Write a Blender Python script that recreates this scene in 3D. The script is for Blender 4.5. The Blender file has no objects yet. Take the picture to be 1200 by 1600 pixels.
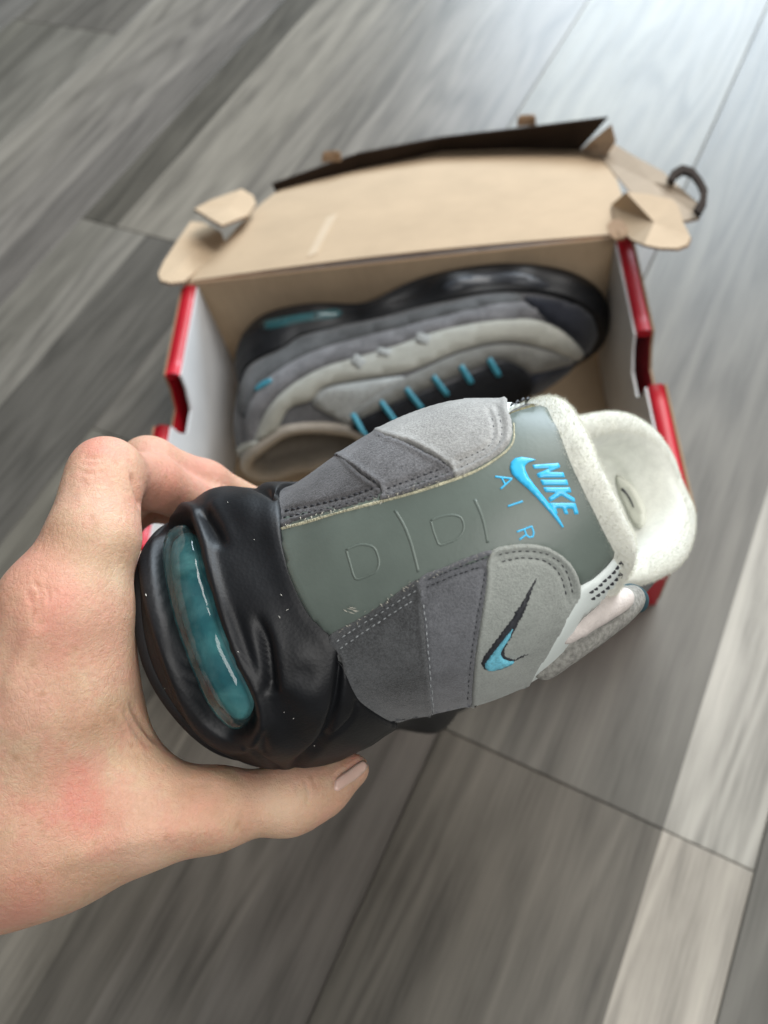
import bpy, bmesh, math, random
import numpy as np
from mathutils import Vector, Matrix
from mathutils.bvhtree import BVHTree
from mathutils.geometry import delaunay_2d_cdt

random.seed(7)
rng = np.random.default_rng(7)
scene = bpy.context.scene
COL = scene.collection
rad = math.radians

# ------------------------------------------------------------------ camera
CAM_H, PITCH, ROLL, FPX = 0.5255, rad(58.77), rad(-16.19), 1180.0
cp, sp = math.cos(PITCH), math.sin(PITCH)
VF = np.array([0, cp, -sp])                      # view direction
_r, _u = np.array([1.0, 0, 0]), np.array([0, sp, cp])
VR = math.cos(ROLL) * _r + math.sin(ROLL) * _u   # camera right
VU = -math.sin(ROLL) * _r + math.cos(ROLL) * _u  # camera up
CAMP = np.array([0, 0, CAM_H])
cam_data = bpy.data.cameras.new("camera")
cam = bpy.data.objects.new("camera", cam_data)
COL.objects.link(cam)
cam.matrix_world = Matrix(((VR[0], VU[0], -VF[0], 0), (VR[1], VU[1], -VF[1], 0), (VR[2], VU[2], -VF[2], CAM_H), (0, 0, 0, 1)))
cam_data.sensor_fit = 'VERTICAL'
cam_data.sensor_height = 36.0
cam_data.lens = FPX / 1600 * 36.0
cam_data.clip_start = 0.01
cam_data.clip_end = 100
cam_data.dof.use_dof = True
cam_data.dof.focus_distance = 0.192
cam_data.dof.aperture_fstop = cam_data.lens * 1e-3 / 0.0022   # about the opening of a phone lens
scene.camera = cam

# ------------------------------------------------------------------ light
world = bpy.data.worlds.new("World")
scene.world = world
world.use_nodes = True
wb = world.node_tree.nodes["Background"]
wb.inputs[0].default_value = (0.88, 0.95, 1.0, 1)
wb.inputs[1].default_value = 0.055

def area(name, loc, target, sx, sy, power, col):
    d = bpy.data.lights.new(name, 'AREA')
    d.shape = 'RECTANGLE'; d.size = sx; d.size_y = sy
    d.energy = power; d.color = col
    o = bpy.data.objects.new(name, d)
    o.location = loc
    o.rotation_euler = (Vector(target) - Vector(loc)).to_track_quat('-Z', 'Y').to_euler()
    COL.objects.link(o)
    return o
area("window_light_far", (1.85, 2.9, 1.25), (0.4, 0.7, 0.0), 2.0, 1.6, 125, (0.76, 0.89, 1.0))
area("ceiling_light", (0.98, 0.85, 1.65), (0.0, 0.2, 0.3), 1.1, 1.1, 27, (1.0, 0.975, 0.94))
area("fill_light_behind", (0.14, -0.30, 0.82), (0.0, 0.1, 0.36), 0.42, 0.42, 2.75, (1.0, 0.98, 0.95))  # added fill lamp close behind the camera, lifts hand and shoe over the box

scene.view_settings.view_transform = 'Standard'
scene.view_settings.look = 'None'
scene.view_settings.exposure = 0.34
scene.view_settings.gamma = 1.0
scene.view_settings.use_curve_mapping = False
scene.cycles.use_denoising = True
scene.cycles.max_bounces = 8

# ------------------------------------------------------------------ helpers
def ray_dir(px, py):
    d = VF + (px - 600) / FPX * VR - (py - 800) / FPX * VU
    return d / np.linalg.norm(d)
def at(px, py, depth):
    return CAMP + depth * (VF + (px - 600) / FPX * VR - (py - 800) / FPX * VU)
def to_px(P):
    P = np.asarray(P) - CAMP
    z = P @ VF
    return np.stack([600 + FPX * (P @ VR) / z, 800 - FPX * (P @ VU) / z], -1)

def tag(o, label=None, cat=None, group=None, kind=None):
    if label: o['label'] = label
    if cat: o['category'] = cat
    if group: o['group'] = group
    if kind: o['kind'] = kind
    return o
def empty(name, loc=(0, 0, 0)):
    o = bpy.data.objects.new(name, None)
    o.empty_display_size = 0.02
    o.location = loc
    COL.objects.link(o)
    return o
def obj(name, verts, faces, mat, parent=None, smooth=True, attrs=None, mats=None, fmat=None):
    """ONE mesh object; verts in world space, stored relative to the root thing"""
    verts = np.asarray(verts, float)
    root = parent
    org = np.zeros(3)
    while root is not None:
        org = org + np.array(root.location); root = root.parent
    me = bpy.data.meshes.new(name)
    me.from_pydata((verts - org).tolist(), [], [list(map(int, f)) for f in faces])
    if mats:
        for m in mats: me.materials.append(m)
        me.polygons.foreach_set('material_index', fmat)
    elif mat: me.materials.append(mat)
    if smooth: me.polygons.foreach_set('use_smooth', [True] * len(me.polygons))
    if attrs:
        for k, v in attrs.items():
            a = me.attributes.new(k, 'FLOAT', 'POINT')
            a.data.foreach_set('value', np.asarray(v, np.float32))
    me.update()
    o = bpy.data.objects.new(name, me)
    COL.objects.link(o)
    o.parent = parent
    return o

def catmull(P, n, closed=False):
    P = np.asarray(P, float); N = len(P)
    segs = N if closed else N - 1
    ts = np.linspace(0, segs, n, endpoint=not closed)
    i = np.minimum(ts.astype(int), segs - 1); u = (ts - i)
    u = u.reshape((-1,) + (1,) * (P.ndim - 1))
    if closed: a, b, c, d = P[(i - 1) % N], P[i % N], P[(i + 1) % N], P[(i + 2) % N]
    else: a, b, c, d = P[np.maximum(i - 1, 0)], P[i], P[np.minimum(i + 1, N - 1)], P[np.minimum(i + 2, N - 1)]
    return 0.5 * ((2 * b) + (-a + c) * u + (2 * a - 5 * b + 4 * c - d) * u * u + (-a + 3 * b - 3 * c + d) * u ** 3)
def resample(P, step, closed=False):
    P = np.asarray(P, float)
    Q = np.vstack([P, P[:1]]) if closed else P
    s = np.r_[0, np.cumsum(np.linalg.norm(np.diff(Q, axis=0), axis=1))]
    n = max(2, int(round(s[-1] / step)))
    t = np.linspace(0, s[-1], n + 1)
    if closed: t = t[:-1]
    return np.stack([np.interp(t, s, Q[:, k]) for k in range(Q.shape[1])], -1)
def seg_dist(pts, poly, closed=False):
    """distance of pts to a polyline and the parameter 0..1 of the nearest point"""
    pts = np.asarray(pts, float); poly = np.asarray(poly, float)
    if closed: poly = np.vstack([poly, poly[:1]])
    best = np.full(len(pts), 1e9); par = np.zeros(len(pts))
    L = np.r_[0, np.cumsum(np.linalg.norm(np.diff(poly, axis=0), axis=1))]
    for i in range(len(poly) - 1):
        a, b = poly[i], poly[i + 1]; ab = b - a; l2 = ab @ ab + 1e-12
        t = np.clip(((pts - a) @ ab) / l2, 0, 1)
        d = np.linalg.norm(pts - (a + t[:, None] * ab), axis=1)
        m = d < best
        best[m] = d[m]; par[m] = ((L[i] + t * math.sqrt(l2)) / L[-1])[m]
    return best, par
def in_poly(pts, poly):
    pts = np.asarray(pts); poly = np.asarray(poly)
    x, y = pts[:, 0], pts[:, 1]
    ins = np.zeros(len(pts), bool)
    j = len(poly) - 1
    for i in range(len(poly)):
        xi, yi = poly[i]; xj, yj = poly[j]
        c = ((yi > y) != (yj > y)) & (x < (xj - xi) * (y - yi) / (yj - yi + 1e-12) + xi)
        ins ^= c
        j = i
    return ins
def sstep(a, b, x):
    t = np.clip((np.asarray(x, float) - a) / (b - a), 0, 1)
    return t * t * (3 - 2 * t)

# ------------------------------------------------------------------ materials
def mat_new(name):
    m = bpy.data.materials.new(name)
    m.use_nodes = True
    nt = m.node_tree
    b = nt.nodes["Principled BSDF"]
    return m, nt, b
def N(nt, typ, **kw):
    n = nt.nodes.new(typ)
    for k, v in kw.items():
        if k.startswith('i_'):
            key = k[2:]
            key = int(key) if key.isdigit() else key
            n.inputs[key].default_value = v
        else: setattr(n, k, v)
    return n
def coords(nt, scale=(1, 1, 1), kind='Object', rot=(0, 0, 0)):
    tc = N(nt, 'ShaderNodeTexCoord')
    mp = N(nt, 'ShaderNodeMapping')
    mp.inputs['Scale'].default_value = scale
    mp.inputs['Rotation'].default_value = rot
    nt.links.new(tc.outputs[kind], mp.inputs['Vector'])
    return mp.outputs[0]
def noise(nt, vec, scale, detail=4, rough=0.55, dist=0.0):
    n = N(nt, 'ShaderNodeTexNoise')
    n.inputs['Scale'].default_value = scale; n.inputs['Detail'].default_value = detail
    n.inputs['Roughness'].default_value = rough; n.inputs['Distortion'].default_value = dist
    if vec is not None: nt.links.new(vec, n.inputs['Vector'])
    return n.outputs[0]
def ramp(nt, fac, stops):
    r = N(nt, 'ShaderNodeValToRGB')
    e = r.color_ramp.elements
    while len(e) < len(stops): e.new(0.5)
    for k, (p, c) in enumerate(stops):
        e[k].position = p; e[k].color = (c, c, c, 1) if not hasattr(c, '__len__') else (*c, 1)
    nt.links.new(fac, r.inputs[0])
    return r.outputs[0]
def mixc(nt, fac, a, b, mode='MIX'):
    m = N(nt, 'ShaderNodeMix', data_type='RGBA', blend_type=mode)
    for s, v in ((0, fac), (6, a), (7, b)):
        if isinstance(v, bpy.types.NodeSocket): nt.links.new(v, m.inputs[s])
        elif s == 0: m.inputs[0].default_value = v
        else: m.inputs[s].default_value = (*v, 1)
    return m.outputs[2]
def mth(nt, op, a, b=0.0):
    m = N(nt, 'ShaderNodeMath', operation=op)
    for i, v in enumerate((a, b)):
        if isinstance(v, bpy.types.NodeSocket): nt.links.new(v, m.inputs[i])
        else: m.inputs[i].default_value = v
    return m.outputs[0]
def bump(nt, b, h, strength=0.3, dist=0.001, prev=None):
    n = N(nt, 'ShaderNodeBump')
    n.inputs['Strength'].default_value = strength; n.inputs['Distance'].default_value = dist
    nt.links.new(h, n.inputs['Height'])
    if prev: nt.links.new(prev, n.inputs['Normal'])
    nt.links.new(n.outputs[0], b.inputs['Normal'])
    return n.outputs[0]
def simple(name, col, rough=0.6, var=0.12, scale=120, bstr=0.25, bdist=0.0006, bscale=None, sheen=0.0, coat=0.0, spec=0.5, metal=0.0):
    m, nt, b = mat_new(name)
    v = coords(nt)
    n = noise(nt, v, scale, 5)
    lo = tuple(c * (1 - var) for c in col); hi = tuple(min(1, c * (1 + var)) for c in col)
    nt.links.new(ramp(nt, n, [(0.3, lo), (0.7, hi)]), b.inputs['Base Color'])
    b.inputs['Roughness'].default_value = rough
    b.inputs['Specular IOR Level'].default_value = spec
    b.inputs['Metallic'].default_value = metal
    b.inputs['Sheen Weight'].default_value = sheen
    b.inputs['Coat Weight'].default_value = coat
    if bstr: bump(nt, b, noise(nt, v, bscale or scale * 4, 3), bstr, bdist)
    return m
def suede(name, col, var=0.2):
    m, nt, b = mat_new(name)
    v = coords(nt)
    big = noise(nt, v, 60, 3); fine = noise(nt, v, 1900, 3, 0.7); mid = noise(nt, v, 260, 4, 0.6, 0.6)
    f = mth(nt, 'ADD', mth(nt, 'MULTIPLY', big, 0.32), mth(nt, 'ADD', mth(nt, 'MULTIPLY', fine, 0.48), mth(nt, 'MULTIPLY', mid, 0.20)))
    lo = tuple(c * (1 - 1.5 * var) for c in col); hi = tuple(c * (1 + 1.6 * var) for c in col)
    nt.links.new(ramp(nt, f, [(0.39, lo), (0.61, hi)]), b.inputs['Base Color'])
    b.inputs['Roughness'].default_value = 0.95
    b.inputs['Specular IOR Level'].default_value = 0.15
    b.inputs['Sheen Weight'].default_value = 0.18
    b.inputs['Sheen Roughness'].default_value = 0.5
    bump(nt, b, mth(nt, 'ADD', fine, mth(nt, 'MULTIPLY', mid, 0.12)), 0.6, 0.0006)
    return m
M = {}
# ------------------------------------------------------------------ floor
YAW = rad(49.36)
PD = np.array([math.cos(YAW), math.sin(YAW), 0]); PN = np.array([-PD[1], PD[0], 0])
def wood_mat(idx, tone, seed, strips):
    m, nt, b = mat_new("laminate_%d" % idx)
    tc = N(nt, 'ShaderNodeTexCoord')
    mp = N(nt, 'ShaderNodeMapping')
    mp.inputs['Location'].default_value = (seed * 3.7, seed * 1.3, seed)
    nt.links.new(tc.outputs['Object'], mp.inputs['Vector'])
    v = mp.outputs[0]
    def sc(s, rotz=0.0):
        q = N(nt, 'ShaderNodeMapping'); q.inputs['Scale'].default_value = s; q.inputs['Rotation'].default_value = (0, 0, rotz)
        nt.links.new(v, q.inputs['Vector']); return q.outputs[0]
    # cathedral figure: distorted bands running along the plank
    wv = N(nt, 'ShaderNodeTexWave', wave_type='BANDS', bands_direction='Y', wave_profile='SIN')
    wv.inputs['Scale'].default_value = 5.0; wv.inputs['Distortion'].default_value = 9.0
    wv.inputs['Detail'].default_value = 3.0; wv.inputs['Detail Scale'].default_value = 0.9; wv.inputs['Detail Roughness'].default_value = 0.6
    nt.links.new(sc((0.55, 2.4, 1)), wv.inputs['Vector'])
    fib = noise(nt, sc((16, 330, 1)), 1.0, 5, 0.7)
    rn = noise(nt, sc((1.5, 11, 1)), 1.0, 2.5, 0.5, 0.3)
    ring = mth(nt, 'ADD', mth(nt, 'MULTIPLY', mth(nt, 'SINE', mth(nt, 'MULTIPLY', rn, 70.0)), 0.5), 0.5)
    streak = noise(nt, sc((2.6, 46, 1)), 1.0, 5, 0.65, 0.6)
    cloud = noise(nt, sc((5.0, 15, 1)), 1.0, 4, 0.6, 0.9)
    f = mth(nt, 'ADD', mth(nt, 'ADD', mth(nt, 'MULTIPLY', ring, 0.10), mth(nt, 'MULTIPLY', wv.outputs['Fac'], 0.03)), mth(nt, 'ADD', mth(nt, 'MULTIPLY', fib, 0.32), mth(nt, 'ADD', mth(nt, 'MULTIPLY', streak, 0.30), mth(nt, 'MULTIPLY', cloud, 0.27))))
    # each board carries two printed strips of different tone
    sep = N(nt, 'ShaderNodeSeparateXYZ'); nt.links.new(tc.outputs['Object'], sep.inputs[0])
    col = ramp(nt, f, [(0.35, tuple(t * 0.54 for t in tone)), (0.50, tone), (0.67, tuple(min(1, t * 1.42) for t in tone))])
    for (y0, k) in strips:
        g = mth(nt, 'GREATER_THAN', sep.outputs['Y'], y0)
        col = mixc(nt, g, col, mixc(nt, 1.0, col, (k, k, k * 0.985), 'MULTIPLY'))
    nt.links.new(col, b.inputs['Base Color'])
    rr = mth(nt, 'ADD', mth(nt, 'MULTIPLY', fib, 0.16), 0.33)
    nt.links.new(rr, b.inputs['Roughness'])
    b.inputs['Specular IOR Level'].default_value = 0.30
    bump(nt, b, mth(nt, 'ADD', fib, mth(nt, 'MULTIPLY', streak, 0.5)), 0.16, 0.0006)
    return m
floor_o = obj('floor', [(-6, -6, -0.006), (6, -6, -0.006), (6, 6, -0.006), (-6, 6, -0.006)], [(0, 1, 2, 3)], simple('floor_base', (0.13, 0.10, 0.065), 0.9))
tag(floor_o, 'grey wood laminate floor of long boards', 'floor', kind='structure')
def plank(n0, n1, d0, d1, mat):
    g = 0.00025; bv = 0.0007
    L, Wd = (d1 - d0) / 2 - g, (n1 - n0) / 2 - g
    c = (d0 + d1) / 2 * PD + (n0 + n1) / 2 * PN
    vs = [(-L, -Wd, -.006), (L, -Wd, -.006), (L, Wd, -.006), (-L, Wd, -.006), (-L, -Wd, -bv), (L, -Wd, -bv), (L, Wd, -bv), (-L, Wd, -bv),
          (-L + bv, -Wd + bv, 0), (L - bv, -Wd + bv, 0), (L - bv, Wd - bv, 0), (-L + bv, Wd - bv, 0)]
    fs = [(8, 9, 10, 11)] + [(i, (i + 1) % 4, 4 + (i + 1) % 4, 4 + i) for i in range(4)] + [(4 + i, 4 + (i + 1) % 4, 8 + (i + 1) % 4, 8 + i) for i in range(4)]
    me = bpy.data.meshes.new('plank'); me.from_pydata(vs, [], fs); me.materials.append(mat)
    o = bpy.data.objects.new('plank', me); COL.objects.link(o)
    o.location = c; o.rotation_euler = (0, 0, YAW); o.parent = floor_o
    return o
PLW = 0.2065
# board rows: lower seam, boards as (start, end, tone, strips (offset from the board's middle, tone factor))
rows = [
    (-0.526, [(-0.9, 0.32, .16, [(0.02, 1.2)]), (0.32, 1.6, .19, [(-.03, .85)])]),
    (-0.3195, [(-0.7, 0.6, .15, [(-0.02, 0.85)]), (0.6, 1.9, .18, [(0.02, 1.15)])]),
    (-0.113, [(-1.15, 0.103, .36, [(-0.049, 0.34)]), (0.103, 1.32, .36, [(-0.049, 0.36), (0.06, 1.1)]), (1.32, 2.4, .18, [])]),
    (0.0935, [(-0.62, 0.66, .15, [(-0.04, 1.1), (0.02, 0.85), (0.06, 1.5)]), (0.66, 1.9, .19, [(0.0, 1.1)])]),
    (0.300, [(-1.0, 0.22, .20, [(-0.03, 0.8), (0.05, 1.2)]), (0.22, 1.45, .18, [(-0.01, 1.1), (0.06, 0.85)]), (1.45, 2.6, .18, [])]),
    (0.5065, [(-0.8, 0.4605, .115, [(0.005, 2.0), (0.045, .85)]), (0.4605, 1.68, .20, [(-0.055, 1.2), (0.05, 0.42)]), (1.68, 2.8, .18, [])]),
    (0.713, [(-1.2, 0.05, .18, [(0.0, 1.25)]), (0.05, 1.27, .165, [(-0.05, 1.35), (0.0, 0.95), (0.05, 1.2)]), (1.27, 2.5, .2, [])]),
    (0.9195, [(-0.4, 0.802, .20, [(0.0, 0.8), (0.06, 1.15)]), (0.802, 2.02, .15, [(0.03, 1.15)])]),
    (1.126, [(-0.9, 0.3, .17, [(0.02, 1.2)]), (0.3, 1.5, .18, [(0.02, .8)]), (1.5, 2.7, .18, [])]),
    (1.3325, [(-0.3, 0.9, .17, [(-0.02, 0.8)]), (0.9, 2.1, .2, [])]),
    (1.539, [(-0.3, 1.2, .18, [(-0.02, 1.2)]), (1.2, 2.4, .17, [])]),
]
k = 0
for (n0, boards) in rows:
    for (d0, d1, t, strips) in boards:
        plank(n0, n0 + PLW, d0, d1, wood_mat(k, (t * (0.93 + 0.02 * math.sin(k * 2.1)), t * 0.865, t * (0.755 + 0.02 * math.sin(k * 1.3))), k * 1.37 + 0.5, strips))
        k += 1
# ------------------------------------------------------------------ shoe box
BYAW = rad(-14.54)
BO = np.array([-0.1005, 0.4937, 0.0]); BL, BW, BH = 0.3395, 0.2360, 0.130
BX = np.array([math.cos(BYAW), math.sin(BYAW), 0]); BY = np.array([-math.sin(BYAW), math.cos(BYAW), 0]); BZ = np.array([0, 0, 1.0])
def bp(x, y, z): return BO + x * BX + y * BY + z * BZ       # x along, y towards the back, z up; origin at back left corner
def kraft(name, col, shade=1.0):
    m, nt, b = mat_new(name)
    v = coords(nt)
    n1 = noise(nt, v, 22, 5, 0.6); n2 = noise(nt, coords(nt, (1, 14, 1)), 60, 3)
    f = mth(nt, 'ADD', mth(nt, 'MULTIPLY', n1, 0.6), mth(nt, 'MULTIPLY', n2, 0.4))
    nt.links.new(ramp(nt, f, [(0.3, tuple(c * 0.9 for c in col)), (0.7, tuple(c * 1.08 for c in col))]), b.inputs['Base Color'])
    b.inputs['Roughness'].default_value = 0.85
    b.inputs['Specular IOR Level'].default_value = 0.2
    bump(nt, b, n2, 0.2, 0.0006)
    return m
M['kraft'] = kraft('kraft_cardboard', (0.47, 0.355, 0.24))
M['kraft_edge'] = kraft('kraft_cut_edge', (0.30, 0.20, 0.125))
M['red_card'] = simple('red_printed_card', (0.50, 0.012, 0.025), 0.42, 0.06, 40, 0.1, 0.0004)
M['white_card'] = simple('white_card', (0.66, 0.67, 0.68), 0.6, 0.04, 40, 0.1, 0.0004)
M['dark_card'] = simple('shaded_lip_dark_tab', (0.030, 0.021, 0.016), 0.95, 0.1, 40, 0.1, 0.0004, spec=0.1)  # near-black holds the shade on the lip's inner face; hook tab is dark card
box = empty('shoe_box', bp(BL / 2, -BW / 2, 0))
tag(box, 'open red shoe box with kraft brown inside and its lid folded back', 'box')
def slab(name, quad, thick, mats, parent=box, sub=1):
    """a sheet of card: polygon of world points, thickness along its normal; mats = (front, back, edge)"""
    Q = np.asarray(quad, float); n = len(Q)
    nr = np.zeros(3)
    for i in range(n): nr += np.cross(Q[i], Q[(i + 1) % n])
    nr /= np.linalg.norm(nr)
    A, B = Q, Q - nr * thick
    fs = [tuple(range(n)), tuple(range(2 * n - 1, n - 1, -1))] + [(i, n + i, n + (i + 1) % n, (i + 1) % n) for i in range(n)]
    return obj(name, np.vstack([A, B]), fs, None, parent, smooth=False, mats=list(mats), fmat=[0, 1] + [2] * n)
K, KE, RD, WH, DK = M['kraft'], M['kraft_edge'], M['red_card'], M['white_card'], M['dark_card']
T = 0.0022
# bottom, back, front
slab('base_panel', [bp(T, -BW + T, .002), bp(BL - T, -BW + T, .002), bp(BL - T, -T, .002), bp(T, -T, .002)], T * .8, (K, RD, KE))
slab('back_wall', [bp(0, -T, 0), bp(BL, -T, 0), bp(BL, -T, BH), bp(0, -T, BH)], T, (K, RD, KE))
slab('front_wall', [bp(0, -BW + T, BH), bp(BL, -BW + T, BH), bp(BL, -BW + T, 0.0), bp(0, -BW + T, 0.0)], T, (K, RD, RD))
# end walls are folded double: a red sheet outside, a white one inside, a rounded red fold on top broken by the finger notch
def end_wall(x0, sgn):
    y0, y1 = -T - 0.0008, -BW + T + 0.0008
    n0, n1 = -0.093, -0.139                      # finger notch
    nz = BH - 0.026
    top = BH - 0.001
    W = 0.010
    prof = [(y0, 0.003), (y0, top)]
    notch = [(n0, top), (n0 - 0.003, top - 0.012), (n0 - 0.012, nz), (n1 + 0.012, nz), (n1 + 0.003, top - 0.012), (n1, top)]
    prof += notch + [(y1, top), (y1, 0.003)]
    out = [bp(x0, y, z) for y, z in prof]; inn = [bp(x0 + sgn * W, y, z - (0.002 if z > 0.05 else 0)) for y, z in prof]
    if sgn > 0: slab('outer_end_sheet', out[::-1], -0.0016, (RD, K, KE)); slab('inner_end_sheet', inn[::-1], 0.0016, (WH, WH, WH))
    else: slab('outer_end_sheet', out, -0.0016, (RD, K, KE)); slab('inner_end_sheet', inn, 0.0016, (WH, WH, WH))
    for a, b in ((y0, n0), (n1, y1)):
        vs, fs = [], []
        nseg = 9
        for (yy) in np.linspace(a, b, 7):
            for q in range(nseg):
                an = math.pi * q / (nseg - 1)
                cx = x0 + sgn * W * (0.5 - 0.56 * math.cos(an)); cz = BH - 0.006 + 0.006 * math.sin(an) ** 0.6 + rng.normal() * 0.0002
                vs.append(bp(cx, yy, cz))
            # closed below
        for i in range(6):
            for q in range(nseg - 1):
                fs.append((i * nseg + q, i * nseg + q + 1, (i + 1) * nseg + q + 1, (i + 1) * nseg + q))
        fs.append(tuple(range(nseg))); fs.append(tuple(range(6 * nseg + nseg - 1, 6 * nseg - 1, -1)))
        obj('red_fold', vs, fs, RD, box)
end_wall(-0.001, 1); end_wall(BL + 0.001, -1)
# lid: hinged on the back wall and fallen back so its far edge is near the floor
LDROOP = rad(19)
LY = np.array([0, 0, 0]) + math.cos(LDROOP) * BY - math.sin(LDROOP) * BZ
LNR = math.cos(LDROOP) * BZ + math.sin(LDROOP) * BY
LO = bp(0, 0.001, BH)
def lid_pt(px, py, up=0.0):
    d = ray_dir(px, py)
    s = ((LO + up * LNR - CAMP) @ LNR) / (d @ LNR)
    return CAMP + s * d
def lid_xy(px, py, up=0.0):
    P = lid_pt(px, py, up) - LO
    return P @ BX, P @ LY

lid_edge = [(0.002, 0.0), (0.338, 0.0), (0.345, 0.06), (0.350, 0.150), (0.346, 0.185), (0.328, 0.213), (0.27, 0.234), (0.205, 0.252), (0.16, 0.24), (0.10, 0.212), (0.046, 0.184), (0.034, 0.13), (0.018, 0.05)]
def lid_w(x, y, up=0.0): return LO + x * BX + y * LY + up * LNR
def lid_bulge(x, y): return 0.006 * math.sin(math.pi * min(max(y / 0.22, 0), 1)) + 0.004 * math.sin(9 * x)
def grid_sheet(name, poly, thick, mats, parent, fn, step=0.012):
    """card sheet with a gentle warp: polygon in sheet coordinates, fn maps (x, y, up) to the world"""
    P = resample(poly, step, True)
    lo, hi = P.min(0), P.max(0)
    gx, gy = np.meshgrid(np.arange(lo[0], hi[0], step), np.arange(lo[1], hi[1], step))
    G = np.stack([gx.ravel(), gy.ravel()], -1)
    G = G[in_poly(G, P)]
    G = G[seg_dist(G, P, True)[0] > step * .5] if len(G) else G
    V = np.vstack([P, G]) if len(G) else P
    n = len(P)
    vo, _, fo, _, _, _ = delaunay_2d_cdt([Vector(v) for v in V], [], [list(range(n))], 1, 1e-7)
    top = [fn(v[0], v[1], 0) for v in vo]; bot = [fn(v[0], v[1], -thick) for v in vo]
    m = len(vo)
    edges = {}
    for f in fo:
        for i in range(len(f)):
            a, b = f[i], f[(i + 1) % len(f)]
            edges[(a, b)] = 1
    rim = [(a, b) for (a, b) in edges if (b, a) not in edges]
    fs = [tuple(f) for f in fo] + [tuple(i + m for i in f[::-1]) for f in fo] + [(b, a, a + m, b + m) for a, b in rim]
    fm = [0] * len(fo) + [1] * len(fo) + [2] * len(rim)
    return obj(name, np.array(top + bot), fs, None, parent, smooth=False, mats=list(mats), fmat=fm)
lid = grid_sheet('lid', lid_edge, 0.0022, (K, RD, KE), box, lambda x, y, u: lid_w(x, y, u + lid_bulge(x, y)))
# pale crease lines pressed into the card
for (a, b) in (((0.098, 0.01), (0.108, 0.085)),):
    grid_sheet('pressed_crease', [(a[0], a[1]), (a[0] + 0.007, a[1]), (b[0] + 0.008, b[1]), (b[0], b[1])], 0.0008, (kraft('kraft_scuffed', (0.54, 0.43, 0.31)),) * 3, lid, lambda x, y, u: lid_w(x, y, u + 0.0008 + lid_bulge(x, y)))
def px_sheet(name, pts, ups, mats, parent=lid, thick=0.002):
    Q = np.array([lid_pt(*p, up=u) for p, u in zip(pts, ups)])
    c = Q.mean(0)
    n = np.zeros(3)
    for i in range(len(Q)): n += np.cross(Q[i] - c, Q[(i + 1) % len(Q)] - c)
    if n @ (CAMP - c) < 0: Q = Q[::-1]; 
    n = n / np.linalg.norm(n) * (1 if n @ (CAMP - c) > 0 else -1)
    m = len(Q)
    vs = np.vstack([Q, [c + 0 * n], Q - n * thick, [c - n * thick]])
    fs = [(i, (i + 1) % m, m) for i in range(m)] + [(m + 1 + (i + 1) % m, m + 1 + i, 2 * m + 1) for i in range(m)] + [(i, m + 1 + i, m + 1 + (i + 1) % m, (i + 1) % m) for i in range(m)]
    return obj(name, vs, fs, None, parent, smooth=False, mats=list(mats), fmat=[0] * m + [1] * m + [2] * m)
# front lip of the lid, standing up along its far edge
low = [(432, 303), (560, 268), (690, 240), (800, 235), (905, 236)]
high = [(425, 288), (560, 240), (690, 215), (820, 200), (950, 184)]
lv, lf = [], []
for i in range(5):
    a = lid_pt(*low[i], up=0.001) ; hgt = [0.012, 0.020, 0.022, 0.028, 0.036][i]
    b = lid_pt(*high[i], up=hgt)
    lv += [a, b]
lv = np.array(lv); th = 0.002 * (0.3 * LNR + LY); lv = np.vstack([lv, lv + th])
for i in range(4):
    a = 2 * i
    lf += [(a, a + 2, a + 3, a + 1), (a + 10, a + 11, a + 13, a + 12), (a + 1, a + 3, a + 13, a + 11)]
lf += [(0, 1, 11, 10), (8, 18, 19, 9)]
lip = obj('lid_lip', lv, lf, DK, lid, smooth=False)  # backlit inner face, its shade put into the dark colour
px_sheet('lip_end_tab', [(905, 236), (925, 218), (953, 196), (960, 222), (945, 246), (920, 246)], [0.004, 0.02, 0.034, 0.02, 0.006, 0.003], (kraft('kraft_grey', (0.36, 0.28, 0.21)), K, KE))
for cx, cy, u0 in ((517, 246, 0.026), (822, 190, 0.036)):
    px_sheet('locking_tab', [(cx - 15, cy + 8), (cx - 13, cy - 7), (cx - 8, cy - 10), (cx + 9, cy - 11), (cx + 14, cy - 8), (cx + 15, cy + 6)], [u0 - .008, u0, u0 + .001, u0 + .001, u0, u0 - .008], (KE, KE, KE), lip, 0.003)
# side wings of the lid
px_sheet('wing_flap', [(304, 326), (330, 312), (378, 295), (396, 306), (400, 318), (388, 336), (347, 352), (326, 340)], [.03, .03, .026, .02, .018, .018, .026, .03], (K, K, KE))
px_sheet('wing_flap', [(247, 428), (256, 408), (276, 378), (298, 346), (318, 348), (345, 362), (352, 378), (330, 402), (304, 426), (288, 440), (266, 442), (251, 438)], [.012] * 4 + [.010, .006, .004, .003, .002, .004, .01, .012], (K, K, KE))
px_sheet('wing_flap', [(945, 215), (985, 240), (1036, 268), (1062, 292), (1092, 318), (1092, 340), (1070, 345), (1030, 318), (985, 300), (940, 248)], [.012, .014, .016, .018, .016, .012, .010, .01, .008, .006], (kraft('kraft_dull', (0.40, 0.32, 0.24)), K, KE))
px_sheet('wing_flap', [(978, 300), (1012, 303), (1052, 312), (1060, 322), (1068, 348), (1079, 370), (1074, 382), (1058, 388), (1030, 387), (1006, 382), (986, 374), (962, 350), (955, 320)], [.022] * 10 + [.008, .004, .006], (K, K, KE))
px_sheet('torn_corner', [(948, 352), (958, 342), (972, 344), (980, 356), (976, 370), (962, 374), (952, 366)], [.010, .012, .012, .010, .008, .006, .008], (KE, KE, KE))
ro = [(1043, 278), (1050, 266), (1066, 257), (1084, 262), (1098, 280), (1106, 296), (1104, 316), (1094, 334)]
ri = [(1053, 284), (1057, 275), (1068, 268), (1080, 272), (1090, 285), (1095, 298), (1093, 312), (1084, 326)]
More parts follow.
